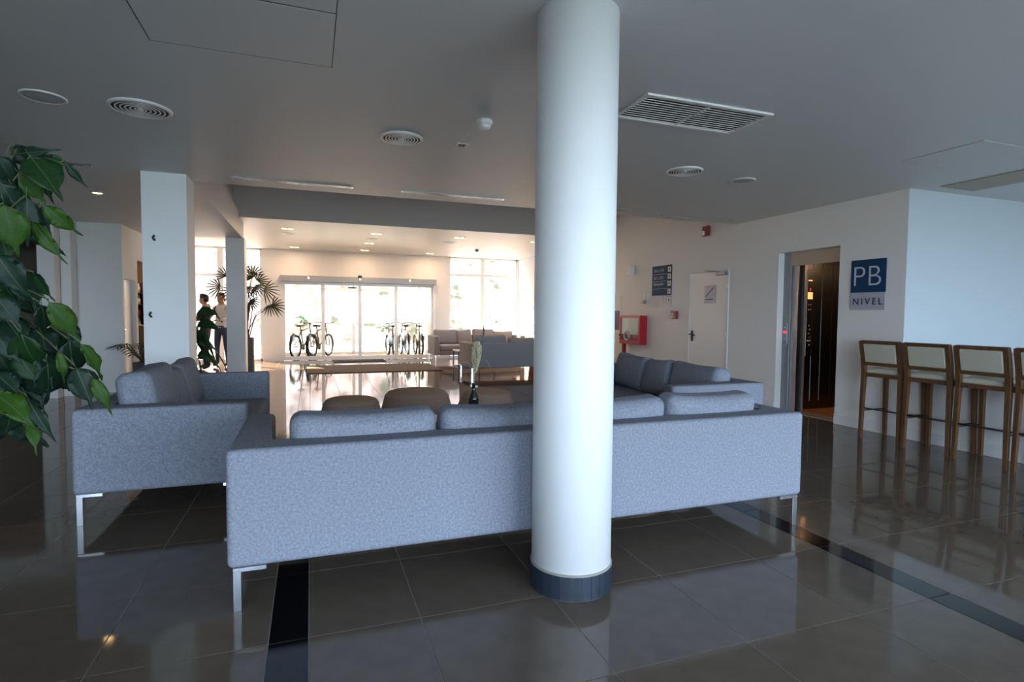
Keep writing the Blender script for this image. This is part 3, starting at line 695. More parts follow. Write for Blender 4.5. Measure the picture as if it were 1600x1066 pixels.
# ------------------------------------------------------------------ sofas
def leg_mesh(sx_, sy_):
    b = MB()      # chrome angle blade, bent into flat flanges under the corner
    def span(u, v, s_): return (min(u * s_, v * s_), max(u * s_, v * s_))
    for swap in (0, 1):
        p, q = (sx_, sy_) if not swap else (sy_, sx_)
        for (u0, u1, v0, v1, z0, z1) in ((0, .034, 0, .007, 0, .184), (0, .135, 0, .007, .172, .192)):
            a0, a1 = span(u0, u1, p); c0, c1 = span(v0, v1, q)
            if swap: b.box(c0, c1, a0, a1, z0, z1, bev=.0015)
            else: b.box(a0, a1, c0, c1, z0, z1, bev=.0015)
    return b.mesh('leg', 'chrome')
LEG = {(s_, t_): leg_mesh(s_, t_) for s_ in (1, -1) for t_ in (1, -1)}
def sofa(name, label, w_, d_, loc, rz, seats, cushions, fab='fabric', group='grey sofas', hgt=.708, arm=.15):
    """local frame: back along y=0, seat faces +y, x from 0 to w_"""
    t = thing(name, label, 'sofa', loc, rz, group)
    z0 = .192
    sh = MB(); ou = [(0, 0), (w_, 0), (w_, d_), (w_ - arm, d_), (w_ - arm, .15), (arm, .15), (arm, d_), (0, d_)]
    sh.prism([(x, y, z0) for x, y in ou], (0, 0, hgt - z0))
    bmesh.ops.bevel(sh.bm, geom=list(sh.bm.edges), offset=.026, segments=4, affect='EDGES', profile=.5)
    so_ = sh.obj('back_and_arms', fab, t)
    for p in so_.data.polygons: p.use_smooth = p.area < .02
    MB().rbox(w_ / 2, .15 + (d_ - .17) / 2, (z0 + .31) / 2, w_ / 2 - arm, (d_ - .17) / 2, (.31 - z0) / 2, .02).obj('seat_base', fab, t)
    sw = (w_ - 2 * arm) / seats
    for k in range(seats):
        MB().rbox(arm + sw * (k + .5), .15 + (d_ - .15) / 2, .385, sw / 2 - .004, (d_ - .15) / 2 - .004, .075, .045, infl=.12).obj('seat_cushion', fab, t)
    for (x, cw, chh, th, lean, roll, dy) in cushions:
        R = Matrix.Rotation(lean, 3, 'X') @ Matrix.Rotation(roll, 3, 'Y')
        yc = .15 + th * .62 + math.sin(-lean) * 0 + dy
        MB().rbox(x, yc + chh * .5 * math.sin(abs(lean)) * .5, .455 + chh / 2 * math.cos(lean), cw / 2, th / 2, chh / 2, min(.06, th * .4), infl=.30, axis=1, mtx=R, n=5, sag=.016).obj('back_cushion', fab, t)
    for sx_, x in ((1, .022), (-1, w_ - .022)):
        for sy_, y in ((1, .012), (-1, d_ - .012)):
            o = link('leg', LEG[(sx_, sy_)], t, (x, y, 0)); o['label'] = 'chrome L shaped sofa leg'
    return t
# the long sofa seen from behind
sofa('sofa', 'long grey sofa seen from behind with the round column in front', 3.215, .92, (-.347, 2.604, 0), 0, 4,
     [(.60, .705, .365, .19, .10, 0, 0), (1.325, .70, .36, .19, .10, .012, 0), (2.0, .68, .365, .19, .10, -.01, 0), (2.685, .66, .37, .19, .10, .015, 0)])
sofa('sofa', 'grey sofa by the square column with three tall cushions', 2.15, .95, (-1.345, 6.11, 0), -PI / 2, 2,
     [(.58, .60, .43, .17, .22, .04, .02), (1.12, .44, .42, .15, .26, -.06, .05), (1.62, .68, .465, .20, .16, .02, 0)])
sofa('sofa', 'grey sofa by the lift wall with three cushions in a row', 2.2, .98, (3.83, 3.91, 0), PI / 2, 2,
     [(.56, .70, .385, .19, .18, -.02, 0), (1.14, .46, .39, .16, .26, .05, .04), (1.68, .62, .40, .18, .22, -.05, .02)])
sofa('sofa', 'far grey sofa seen from behind under the far window', 2.5, .95, (3.07, 10.97, 0), 0, 3,
     [(.5, .66, .42, .20, .12, 0, 0), (1.2, .6, .36, .18, .12, 0, 0), (1.9, .66, .42, .2, .12, 0, 0)], 'fabric2')
sofa('sofa', 'farthest grey sofa facing the lobby in front of the far window', 2.6, .95, (5.7, 15.62, 0), PI, 3,
     [(2.15, .66, .42, .18, .16, 0, 0), (1.62, .44, .42, .15, .22, .12, .05), (1.05, .62, .44, .18, .16, 0, 0), (.45, .6, .38, .18, .16, 0, 0)], 'fabric2')
# poufs
def pouf(x, y, rb, rt, h, label):
    t = thing('pouf', label, 'pouf', (x, y, 0), random.random(), 'round fabric poufs')
    MB().lathe([(rb * .96, .022), (rb, .06), (rb * .97, h * .45), (rt * 1.06, h - .075), (rt * 1.02, h - .045), (rt * .95, h - .02), (rt * .8, h - .006), (rt * .4, h + .004), (.002, h + .006)], 40).obj('body', 'pouf', t)
    MB().torus(rt * 1.04, .006, (0, 0, h - .06), n=36, k=6).obj('seam', 'pouf', t)
    MB().lathe([(rb * .8, 0), (rb * .8, .03)], 24).obj('base', 'dark', t)
pouf(.37, 5.66, .33, .255, .47, 'round taupe pouf nearest the square column sofa')
pouf(1.08, 6.02, .41, .325, .475, 'larger round taupe pouf in the middle of the three')
pouf(1.86, 5.98, .37, .27, .445, 'round taupe pouf behind the bottle of dry grass')
# coffee table with the bottle
t = thing('coffee_table', 'low round table under the bottle hidden behind the long sofa', 'table', (1.32, 4.62, 0))
MB().lathe([(.36, .38), (.365, .385), (.365, .40), (.36, .405)], 40).obj('table_top', 'tabletop', t)
MB().lathe([(.03, .02), (.03, .38)], 16).obj('post', 'rail', t); MB().lathe([(.2, 0), (.2, .015), (.03, .025)], 28).obj('foot', 'rail', t)
bt = thing('bottle', 'dark glass bottle holding dried pampas grass', 'bottle', (1.32, 4.62, .406))
MB().lathe([(.042, 0), (.045, .006), (.045, .15), (.040, .185), (.020, .225), (.015, .25), (.015, .285), (.018, .288), (.018, .298), (.0135, .298)], 28).obj('glass_body', 'bottleg', bt)
MB().lathe([(.0456, .05), (.0458, .052), (.0458, .125), (.0456, .127)], 28, close=False).obj('label_band', 'sdark', bt)
dg = thing('dried_grass', 'pale pampas plume and thin dry stems rising from the bottle', 'dried grass', (1.32, 4.62, .70))
MB().tube([(0, 0, -.25), (0, 0, 0), (.003, 0, .10), (.008, 0, .2)], .0045, 6).tube([(.004, 0, -.2), (.005, .004, .02), (.012, .01, .15), (.02, .01, .22)], .004, 6).obj('stem', 'plume', dg)
pm = MB(); rg = random.Random(5)
for k in range(260):
    tt = rg.random(); z = .09 + .26 * tt; rr = .034 * math.sin(PI * min(1, (tt * .92 + .06))) ** .7 + .004; a = rg.random() * 2 * PI
    c0 = Vector((.012 + .02 * tt, 0, z)); d = Vector((math.cos(a), math.sin(a), .9)); p1 = c0 + d * rr * .9; p2 = c0 + Vector((math.cos(a), math.sin(a), 1.3)) * rr * 1.25
    pm.tube([c0, p1, p2], [.004, .005, .0012], 4)
pm.obj('plume', 'plume', dg)
MB().tube([(.006, 0, -.2), (.01, 0, .05), (.045, .01, .28), (.085, .01, .41)], .0018, 5).tube([(.085, .01, .40), (.09, .01, .43), (.092, .01, .47), (.088, .01, .50)], [.002, .008, .006, .001], 6).tube([(.06, .01, .33), (.09, .01, .36), (.105, .01, .375)], .0015, 4).obj('seed_head', 'stem', dg)
MB().tube([(.0, 0, -.2), (.005, 0, .05), (.06, .01, .20), (.12, .01, .20), (.155, .01, .12)], .0016, 5).tube([(.0, 0, -.2), (-.005, 0, .05), (-.03, .01, .17), (-.09, .01, .19)], .0016, 5).obj('arched_stem', 'plume', dg)
# far side table
t = thing('side_table', 'small pale side table on a thin black frame between the far sofas', 'table', (3.62, 13.35, 0))
MB().box(-.28, .28, -.28, .28, .385, .41, bev=.004).obj('table_top', 'tabletop', t)
fr = MB()
for x in (-.26, .26):
    for y in (-.26, .26): fr.box(x - .012, x + .012, y - .012, y + .012, .0, .385)
fr.box(-.26, .26, -.27, -.25, .0, .02).box(-.26, .26, .25, .27, 0, .02).box(-.27, -.25, -.26, .26, 0, .02).box(.25, .27, -.26, .26, 0, .02).obj('frame', 'rail', t)
# mats
t = MB().box(-.1, 2.86, 12.55, 14.4, .001, .016, bev=.004).obj('entrance_mat', 'mat_'); tag(t, 'large brown entrance mat across the hall floor', 'mat')
t = MB().box(.55, 1.92, 15.3, 16.05, .001, .014, bev=.004).obj('entrance_mat', 'mat2'); tag(t, 'small dark doormat directly at the sliding doors', 'mat')

# ------------------------------------------------------------------ bar stools
def make_stool(label):
    """local: backrest at x=0 plane, seat towards +x, centre y=0"""
    t = thing('bar_stool', label, 'stool', (0, 0, 0), 0, 'bar stools along the wall')
    hw = .205; D = .40
    def post(y, sgn, back):
        b = MB()
        if back:
            pr = [(.02, 0), (.025, .35), (.035, .72), (.015, .88), (-.02, 1.05)]
        else: pr = [(D, 0), (D - .01, .40), (D - .02, .715)]
        s0 = .020
        rings = []
        for (x, z) in pr:
            k = s0 * (.85 + .25 * min(1, z / .7)); yy = y * (1 - .05 * min(1, z / .75)) if back else y * (1 - .04 * z)
            rings.append([b.bm.verts.new((x + dx * k, yy + dy * k * .9, z)) for dx, dy in ((-1, -1), (1, -1), (1, 1), (-1, 1))])
        for A, B in zip(rings, rings[1:]):
            for i in range(4): b.bm.faces.new((A[i], A[(i + 1) % 4], B[(i + 1) % 4], B[i]))
        b.bm.faces.new(rings[0][::-1]); b.bm.faces.new(rings[-1]); return b
    for y in (-hw, hw):
        post(y, 1, True).obj('leg', 'wood', t); post(y, 1, False).obj('leg', 'wood', t)
    MB().box(-.032, .006, -.214, .214, 1.022, 1.056, bev=.006, rot=('Y', -.2)).obj('top_rail', 'wood', t)
    MB().box(.002, .030, -.18, .18, .795, .830, bev=.004, rot=('Y', -.2)).obj('lower_rail', 'wood', t)
    MB().rbox(-.002, 0, .925, .016, .172, .100, .012, mtx=Matrix.Rotation(-.2, 3, 'Y')).obj('back_pad', 'cream', t)
    MB().box(.03, D - .005, -.205, -.175, .665, .715, bev=.003).box(.03, D - .005, .175, .205, .665, .715, bev=.003).box(.018, .046, -.178, .178, .672, .712, bev=.003).box(D - .035, D - .005, -.178, .178, .665, .715, bev=.003).obj('apron', 'wood', t)
    MB().rbox(.215, 0, .732, .18, .182, .028, .022, infl=.5).obj('seat', 'cream', t)
    MB().tube([(.03, -hw, .30), (D - .01, -hw, .30)], .007).tube([(.03, hw, .30), (D - .01, hw, .30)], .007).tube([(D - .008, -hw, .27), (D - .008, hw, .27)], .009).tube([(.027, -hw, .33), (.027, hw, .33)], .007).obj('foot_rail', 'rail', t)
    return t
st = make_stool('first bar stool, standing against the wall beside the lift sign')
st.location = (5.56, 4.13, 0); st.rotation_euler = (0, 0, .02)
for k, lb in enumerate(('second bar stool counted from the lift, at the wall corner', 'third bar stool counted from the lift, before the pale wall', 'fourth bar stool cut off by the photo edge')):
    dup(st, (5.56 + .004 * k, 4.13 - .463 * (k + 1), 0), .02 - .02 * k, lb)

# ------------------------------------------------------------------ foreground leafy plant
def leaf_mesh(w_, mt, rg, wav=.02, n=9, tip=.22, fold=.25, curl=.25):
    """ovate leaf of unit length along +x, thickness by solid edge; drip tip; midrib ridge in second slot"""
    b = MB(); L_ = []; ph = rg.random() * 6
    for i in range(n + 1):
        t = i / n
        if t < 1 - tip:
            q = t / (1 - tip); wd = w_ / 2 * (math.sin(PI * min(1, q * .94 + .03)) ** .75) * (1 + .12 * (.5 - q)) if 0 < i else .008
        else:
            q = (t - (1 - tip)) / tip; wd = .085 * w_ * (1 - q) + .004 + .12 * w_ * (1 - q) ** 3
        zc = -curl * t * t; row = []
        for k in (-1, -.5, 0, .5, 1):
            z = zc + fold * abs(k) * wd + (wav * math.sin(t * 16 + ph + k) * abs(k) if abs(k) == 1 else 0)
            row.append(Vector((t * (1 - .12 * curl * t), k * wd, z)))
        L_.append(row)
    vt = [[b.bm.verts.new(p) for p in r] for r in L_]; vb = [[b.bm.verts.new(p - Vector((0, 0, .010))) for p in r] for r in L_]
    for i in range(n):
        for k in range(4):
            for V, rev in ((vt, False), (vb, True)):
                q = (V[i][k], V[i + 1][k], V[i + 1][k + 1], V[i][k + 1]); f = b.bm.faces.new(q[::-1] if rev else q); f.smooth = True
        for k, kk in ((0, 0), (4, 4)):
            f = b.bm.faces.new((vt[i][k], vb[i][k], vb[i + 1][k], vt[i + 1][k]))
    b.tube([r[2] + Vector((0, 0, .002)) for r in L_[:-1]], [.010 * (1 - i / n) + .003 for i in range(n)], 5, mi=1)
    b.tube([Vector((-.22, 0, .03)), Vector((-.1, 0, -.005)), L_[0][2]], .009, 5, mi=1)
    return b.mesh('leaf', [mt, 'rib'])
rg = random.Random(11)
LEAF = {}
for mt in ('leafd', 'leafm', 'leafb'):
    for wk, ww in (('n', .30), ('m', .46), ('w', .60)):
        for v in range(2): LEAF[(mt, wk, v)] = leaf_mesh(ww, mt, rg, wav=.03 + .02 * v, curl=.18 + .2 * v)
pt = thing('leafy_plant', 'tall potted plant with glossy drooping leaves in the foreground', 'plant', (-1.08, 1.42, 0))
PB_ = Vector(pt.location)
def leaf(p0, p1, mt, wk, twist=0.0, v=0, gain=1.16):
    d = p1 - p0; ln = d.length * gain; x = d.normalized(); p0 = p0 - x * d.length * (gain - 1) * .4
    toCam = (EYE - p0).normalized(); z = toCam - x * toCam.dot(x); z = z.normalized() if z.length > 1e-4 else x.orthogonal().normalized()
    z = Matrix.Rotation(twist, 3, x) @ z; y = z.cross(x)
    o = link('leaf', LEAF[(mt, wk, v)], pt)
    mm = Matrix((x * ln, y * ln, z * ln)).transposed().to_4x4(); mm.translation = p0 - PB_
    o.matrix_basis = mm
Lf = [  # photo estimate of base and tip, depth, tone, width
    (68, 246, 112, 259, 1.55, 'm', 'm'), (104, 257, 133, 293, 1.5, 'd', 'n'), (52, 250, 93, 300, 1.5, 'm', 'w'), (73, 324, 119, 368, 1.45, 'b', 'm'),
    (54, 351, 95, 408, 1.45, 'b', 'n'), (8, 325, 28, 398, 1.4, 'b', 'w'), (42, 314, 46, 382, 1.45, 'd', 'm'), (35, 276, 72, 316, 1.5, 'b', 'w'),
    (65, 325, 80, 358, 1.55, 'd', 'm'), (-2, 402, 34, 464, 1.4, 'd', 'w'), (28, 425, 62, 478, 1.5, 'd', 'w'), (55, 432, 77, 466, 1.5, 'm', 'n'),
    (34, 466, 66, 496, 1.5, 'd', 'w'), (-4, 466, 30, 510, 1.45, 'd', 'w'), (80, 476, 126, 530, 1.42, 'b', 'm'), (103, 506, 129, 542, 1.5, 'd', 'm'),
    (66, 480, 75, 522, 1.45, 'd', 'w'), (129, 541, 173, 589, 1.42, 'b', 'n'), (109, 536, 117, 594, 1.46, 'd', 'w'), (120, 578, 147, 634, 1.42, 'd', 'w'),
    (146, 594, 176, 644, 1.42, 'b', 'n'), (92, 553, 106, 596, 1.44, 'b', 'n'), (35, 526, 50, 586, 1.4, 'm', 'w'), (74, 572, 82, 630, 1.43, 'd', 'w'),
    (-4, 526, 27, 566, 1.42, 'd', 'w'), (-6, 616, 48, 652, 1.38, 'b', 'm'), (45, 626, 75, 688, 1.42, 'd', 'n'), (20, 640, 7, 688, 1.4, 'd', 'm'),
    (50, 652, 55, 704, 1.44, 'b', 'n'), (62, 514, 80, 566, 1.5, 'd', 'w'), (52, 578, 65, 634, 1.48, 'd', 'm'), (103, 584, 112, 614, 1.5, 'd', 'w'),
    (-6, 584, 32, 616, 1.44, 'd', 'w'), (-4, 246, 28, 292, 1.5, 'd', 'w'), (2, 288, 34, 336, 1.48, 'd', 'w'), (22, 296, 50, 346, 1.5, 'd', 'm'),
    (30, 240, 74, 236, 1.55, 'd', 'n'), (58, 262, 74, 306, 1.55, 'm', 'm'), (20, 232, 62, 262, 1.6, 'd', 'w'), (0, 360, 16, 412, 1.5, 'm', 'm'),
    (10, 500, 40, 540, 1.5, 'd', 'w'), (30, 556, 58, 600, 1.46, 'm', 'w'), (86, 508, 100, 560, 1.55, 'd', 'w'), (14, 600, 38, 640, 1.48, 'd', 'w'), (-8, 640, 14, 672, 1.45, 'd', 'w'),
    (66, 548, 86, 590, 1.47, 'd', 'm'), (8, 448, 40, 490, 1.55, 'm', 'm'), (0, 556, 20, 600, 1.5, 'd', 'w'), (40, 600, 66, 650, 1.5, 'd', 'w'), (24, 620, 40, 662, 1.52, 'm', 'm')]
nodes = []
for i, (x0, y0, x1, y1, Y, tn, wk) in enumerate(Lf):
    p0, p1 = aty(x0, y0, Y), aty(x1, y1, Y + rg.uniform(-.05, .05))
    nodes.append(p0); leaf(p0, p1, 'leaf' + tn, wk, rg.uniform(-.5, .5), rg.randrange(2))
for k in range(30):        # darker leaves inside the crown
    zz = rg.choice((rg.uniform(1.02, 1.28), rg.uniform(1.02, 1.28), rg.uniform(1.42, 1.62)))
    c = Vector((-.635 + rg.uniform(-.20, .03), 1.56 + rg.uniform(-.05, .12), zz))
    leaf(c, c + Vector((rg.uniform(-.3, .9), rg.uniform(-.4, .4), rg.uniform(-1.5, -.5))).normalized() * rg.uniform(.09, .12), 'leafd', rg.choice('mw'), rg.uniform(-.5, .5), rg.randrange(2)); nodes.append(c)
for k in range(46):        # the rest of the crown, at and beyond the edge of the photograph
    c = Vector((rg.gauss(-1.06, .16), rg.gauss(1.5, .16), rg.uniform(.95, 2.0)))
    d = Vector((rg.gauss(0, 1), rg.gauss(0, 1), rg.uniform(-1.6, -.2))).normalized() * rg.uniform(.09, .13)
    leaf(c, c + d, 'leaf' + rg.choice('dddmmb'), rg.choice('mww'), rg.uniform(-.6, .6), rg.randrange(2)); nodes.append(c)
br = MB()
br.tube([(0, 0, .42), (.03, .03, .9), (-.01, .05, 1.4), (.04, .06, 1.95)], [.028, .024, .018, .008], 8)
br.tube([(.03, .03, .85), (.12, .05, 1.1), (.2, .04, 1.25)], [.014, .010, .006], 6).tube([(-.01, .04, 1.2), (.15, .06, 1.4), (.3, .08, 1.36)], [.012, .008, .004], 6)
br.obj('trunk', 'bark', pt)
tw = MB(); hubs = [Vector((.02, .04, z)) for z in (1.0, 1.25, 1.5, 1.75, 1.9)] + [Vector((.2, .04, 1.25)), Vector((.3, .08, 1.36)), Vector((.15, .06, 1.4))]
for p in nodes:
    q = p - PB_; h = min(hubs, key=lambda h_: (h_ - q).length + (.3 if h_.z > q.z + .2 else 0)); mid = (h + q) / 2 + Vector((-.02, .13, .04))
    tw.tube([h, mid, q + Vector((-.004, 0, .01))], [.0035, .0026, .0016], 5)
tw.obj('twigs', 'stem', pt)
MB().lathe([(.15, 0), (.17, .01), (.21, .42), (.215, .44), (.195, .44), (.19, .40)], 32).obj('pot', 'pot', pt); MB().lathe([(.19, .395), (.001, .41)], 24, close=False).obj('soil', 'soil', pt)

# ------------------------------------------------------------------ other plants
def blade(mb, p0, d, ln, wd, droop, n=7, mi=0, fold=.3, side=None):
    d = Vector(d).normalized(); side = d.cross(Vector((0, 0, 1))) if side is None else Vector(side); side = side.normalized() if side.length > .05 else Vector((1, 0, 0)); rows = []
    for i in range(n + 1):
        t = i / n; c = Vector(p0) + d * ln * t - Vector((0, 0, droop * ln * t * t)); wv = wd * math.sin(PI * (t * .93 + .05)) ** .8
        rows.append([mb.bm.verts.new(c - side * wv + Vector((0, 0, fold * wv))), mb.bm.verts.new(c), mb.bm.verts.new(c + side * wv + Vector((0, 0, fold * wv)))])
    for A, B in zip(rows, rows[1:]):
        for k in (0, 1): f = mb.bm.faces.new((A[k], A[k + 1], B[k + 1], B[k])); f.smooth = True; f.material_index = mi
def solid(o, th=.003):
    md = o.modifiers.new('thickness', 'SOLIDIFY'); md.thickness = th; return o
rg = random.Random(21)
bp = thing('broadleaf_plant', 'dark broad leaved floor plant behind the sofa by the square column', 'plant', (-1.72, 9.55, 0))
MB().lathe([(.16, 0), (.2, .4), (.18, .4), (.17, .36)], 24).obj('pot', 'pot', bp); MB().lathe([(.175, .355), (.001, .37)], 20, close=False).obj('soil', 'soil', bp)
for i, (dx, dy, z1, ln, wd, dr_, mt) in enumerate(((.12, -.3, 1.12, .34, .10, .9, 'palm'), (.3, -.1, 1.24, .34, .075, .35, 'leafm'), (-.1, -.2, 1.30, .30, .07, .3, 'leafd'), (.2, -.3, .98, .42, .11, 1.3, 'leafm'),
        (-.25, -.15, 1.02, .46, .12, 1.4, 'leafd'), (-.3, 0, .85, .45, .12, 1.5, 'leafd'), (0, -.35, .86, .46, .12, 1.5, 'leafd'), (.34, -.2, 1.08, .40, .08, .5, 'leafd'), (.28, .1, .80, .45, .11, 1.4, 'leafd'),
        (-.15, -.3, .68, .42, .11, 1.4, 'leafd'), (.1, -.35, .62, .42, .11, 1.4, 'leafd'), (-.35, -.2, .66, .42, .10, 1.3, 'leafd'), (.05, .3, 1.0, .45, .11, 1.2, 'leafd'), (-.05, -.1, 1.16, .4, .10, 1.0, 'leafd'), (-.32, -.1, .98, .5, .13, 1.6, 'leafm'), (-.2, -.3, .80, .5, .13, 1.6, 'leafd'), (.15, -.3, .74, .5, .13, 1.5, 'leafd'), (.3, -.25, .92, .46, .12, 1.5, 'leafm'), (-.3, .1, .62, .45, .12, 1.4, 'leafd'), (.3, 0, .6, .45, .12, 1.4, 'leafd'), (0, -.3, .56, .42, .12, 1.3, 'leafd'), (-.28, -.2, 1.1, .4, .10, 1.5, 'leafd'))):
    mb = MB(); top = Vector((dx * .35, dy * .35, z1)); d = Vector((dx, dy, .15)); blade(mb, top, d, ln, wd, dr_, 9, side=d.cross(Vector((rg.uniform(-.3, .3), -1, .3)))); solid(mb.obj('leaf', 'broad', bp))
    MB().tube([(0, 0, .36), (dx * .2, dy * .2, (.38 + z1) / 2), top], [.014, .011, .007], 6).obj('leaf_stalk', 'stem', bp)
def fan(parent, c, axis, R, n, spread, mt, droop=.15):
    mb = MB(); axis = Vector(axis).normalized(); side = axis.cross(Vector((0, -1, .2))).normalized()
    for k in range(n):
        a = -spread / 2 + spread * k / (n - 1); d = axis * math.cos(a) + side * math.sin(a); blade(mb, Vector(c) + d * .015, d, R * (.85 + .15 * math.cos(a)),   .013, droop, 5, fold=.1, side=d.cross(axis.cross(side)))
    return solid(mb.obj('leaf', mt, parent), .002)
rp = thing('lady_palm', 'fan leaved palm in a tall grey planter behind the far column', 'palm', (-1.22, 12.38, 0))
MB().box(-.13, .13, -.13, .13, 0, .78, bev=.01).obj('planter', 'pot', rp); MB().box(-.115, .115, -.115, .115, .78, .79).obj('soil', 'soil', rp)
for (px, py, ax, R) in ((345, 449, (-1, 0, .1), .28), (395, 430, (.2, 0, 1), .25), (402, 440, (.7, 0, .6), .25), (398, 447, (.5, 0, -.5), .22), (392, 437, (-.5, 0, .8), .22), (412, 452, (1, 0, -.25), .32), (425, 478, (1, 0, .15), .27),
                        (421, 476, (.4, 0, -.8), .22), (390, 470, (.8, 0, -.6), .2), (355, 432, (-.6, 0, .8), .25), (372, 425, (0, 0, 1), .3), (366, 455, (-.8, 0, -.4), .3), (384, 448, (.3, 0, -.9), .25)):
    Yd = 12.38 + rg.uniform(-.2, .25); p = aty(px, py, Yd) - Vector(rp.location)
    fan(rp, p, (ax[0], rg.uniform(-.3, .3), ax[2]), R, 9, 2.4, 'palm')
    MB().tube([(rg.uniform(-.05, .05), rg.uniform(-.05, .05), .78), (p.x * .4, p.y * .4, .8 + (p.z - .8) * .7), p], [.012, .008, .004], 5).obj('cane', 'stem', rp)
ap = thing('small_palm', 'small palm standing in front of the side wall openings', 'palm', (-2.45, 10.2, 0))
MB().lathe([(.14, 0), (.18, .5), (.16, .5), (.15, .46)], 20).obj('pot', 'pot', ap); MB().lathe([(.155, .455), (.001, .47)], 16, close=False).obj('soil', 'soil', ap)
for k in range(10):
    a = 2 * PI * k / 10 + .2; d = Vector((math.cos(a), math.sin(a), 1.1)).normalized(); base = Vector((0, 0, .46)); mid = base + d * .45; tipv = mid + Vector((d.x, d.y, -.25)) * .32
    mb = MB(); mb.tube([base, mid, tipv], [.008, .005, .002], 5)
    for q in range(9):
        t_ = .35 + .065 * q; pp = base.lerp(mid, t_ * 1.4) if t_ < .7 else mid.lerp(tipv, (t_ - .7) / .3)
        for s_ in (-1, 1): blade(mb, pp, (d.x * .6 - s_ * d.y, d.y * .6 + s_ * d.x, .1), .16, .011, .4, 4)
    mb.obj('frond', 'palm', ap)
lp = thing('potted_shrub', 'bright lime leaved pot plant at the edge of the round column', 'plant', (5.2, 12.75, 0))
MB().lathe([(.13, 0), (.17, .36), (.15, .36), (.14, .33)], 20).obj('pot', 'terra', lp); MB().lathe([(.145, .325), (.001, .335)], 16, close=False).obj('soil', 'soil', lp)
MB().tube([(0, 0, .32), (.01, 0, .8)], [.012, .008], 6).obj('stem', 'stem', lp)
for k in range(16):
    a = rg.random() * 6.28; mb = MB(); blade(mb, (0, 0, .55 + .028 * k), (math.cos(a), math.sin(a), .7), .16, .035, .4, 5); solid(mb.obj('leaf', 'lime', lp), .002)

# ------------------------------------------------------------------ bar room glimpsed on the left
bb_ = thing('back_bar', 'dark red wooden back bar seen through the side opening', 'shelf', (-3.9, 15.85, 0))
MB().box(-.5, .5, .12, .16, 0, 2.0).box(-.5, -.46, -.15, .12, 0, 2.0).box(.46, .5, -.15, .12, 0, 2.0).obj('carcass', 'shelfwood', bb_)
for z in (.9, 1.18, 1.46, 1.74): MB().box(-.46, .46, -.14, .12, z - .02, z).obj('shelf_board', 'shelfwood', bb_)
bm_ = MB().lathe([(.036, 0), (.036, .13), (.014, .175), (.014, .235)], 12).mesh('bottle', 'paper'); bm2 = MB().lathe([(.036, 0), (.036, .13), (.014, .175), (.014, .235)], 12).mesh('bottle', 'dred')
for i, z in enumerate((.9, 1.18, 1.46, 1.74)):
    for k in range(4):
        o = link('bottle', bm_ if (i + k) % 3 else bm2, None, (-4.2 + k * .14, 15.83, z)); tag(o, 'small bottle on the dark back bar shelves', 'bottle', 'bottles on the back bar')
t = thing('bar_counter', 'beige counter in front of the back bar', 'counter', (-3.75, 14.2, 0))
MB().box(-.75, .55, -.22, .22, 0, .95).obj('body', 'counter', t); MB().box(-.78, .58, -.26, .26, .95, 1.0, bev=.005).obj('worktop', 'counter', t)

# ------------------------------------------------------------------ bicycles in the vestibule
def make_bike(frame_mat, label, box=True):
    t = thing('bicycle', label, 'bicycle', (0, 0, 0), 0, 'bicycles parked in the vestibule')
    R = .315; RX = Matrix.Rotation(PI / 2, 3, 'X')
    for x in (-.52, .52):
        wh = MB().torus(R - .006, .032, (x, 0, R + .026), RX, 28, 7).obj('wheel', 'rubber', t)
        b = MB().torus(R - .03, .009, (x, 0, R + .024), RX, 24, 5).lathe([(.022, -.04), (.022, .04)], 10, (x, 0, R + .024), mtx=RX)
        for k in range(12):
            a = PI * k / 6; b.tube([(x, (-1) ** k * .02, R + .024), (x + (R - .03) * math.cos(a), 0, R + .024 + (R - .03) * math.sin(a))], .0018, 4)
        b.obj('spokes', 'alu_grey', wh)
    BB, ST, HD, HL = (-.06, 0, .3), (-.2, 0, .78), (.36, 0, .86), (.40, 0, .70)
    MB().tube([BB, ST], .018).tube([BB, HL], .021).tube([ST, HD], .018).tube([HD, HL], .02).tube([BB, (-.52, .05, .339)], .012).tube([ST, (-.52, .05, .339)], .010).tube([BB, (-.52, -.05, .339)], .012).tube([ST, (-.52, -.05, .339)], .010).obj('frame', frame_mat, t)
    MB().tube([HL, (.46, .05, .55), (.52, .05, .339)], .012).tube([HL, (.46, -.05, .55), (.52, -.05, .339)], .012).obj('fork', frame_mat, t)
    MB().tube([HD, (.33, 0, .98)], .014).tube([(.24, -.3, 1.03), (.30, -.22, 1.02), (.35, 0, .99), (.30, .22, 1.02), (.24, .3, 1.03)], .011).obj('handlebar', 'dark', t)
    MB().tube([ST, (-.23, 0, .9)], .013).rbox(-.22, 0, .925, .13, .07, .028, .025).obj('saddle', 'dark', t)
    MB().lathe([(.09, -.008), (.09, .008)], 20, BB, mtx=RX).tube([BB, (-.02, -.07, .15)], .01).tube([(-.02, -.05, .15), (-.02, -.13, .15)], .014).tube([BB, (-.1, .07, .45)], .01).tube([(-.1, .05, .45), (-.1, .13, .45)], .014).obj('crank', 'dark', t)
    MB().box(.50, .86, -.02, .02, .0, .003).obj('stand_foot', 'dark', t) if False else None
    MB().rbox(.47, 0, .92, .10, .12, .09, .02).obj('basket', 'dark', t) if box else None
    MB().box(-.72, -.70, -.07, .07, .50, .66, bev=.004).obj('plate', 'paper', t)
    MB().tube([(-.62, 0, .70), (-.75, 0, .62), (-.83, 0, .45)], [.03, .03, .025], 6).obj('mudguard', 'dark', t)
    return t
b1 = make_bike('yframe', 'dark bicycle nearest the door jamb behind the first glass leaf', False); b1.location = (-.18, 17.3, 0); b1.rotation_euler = (0, 0, 1.12)
def bike_at(src, x, y, rz, lb): return dup(src, (x, y, 0), rz, lb)
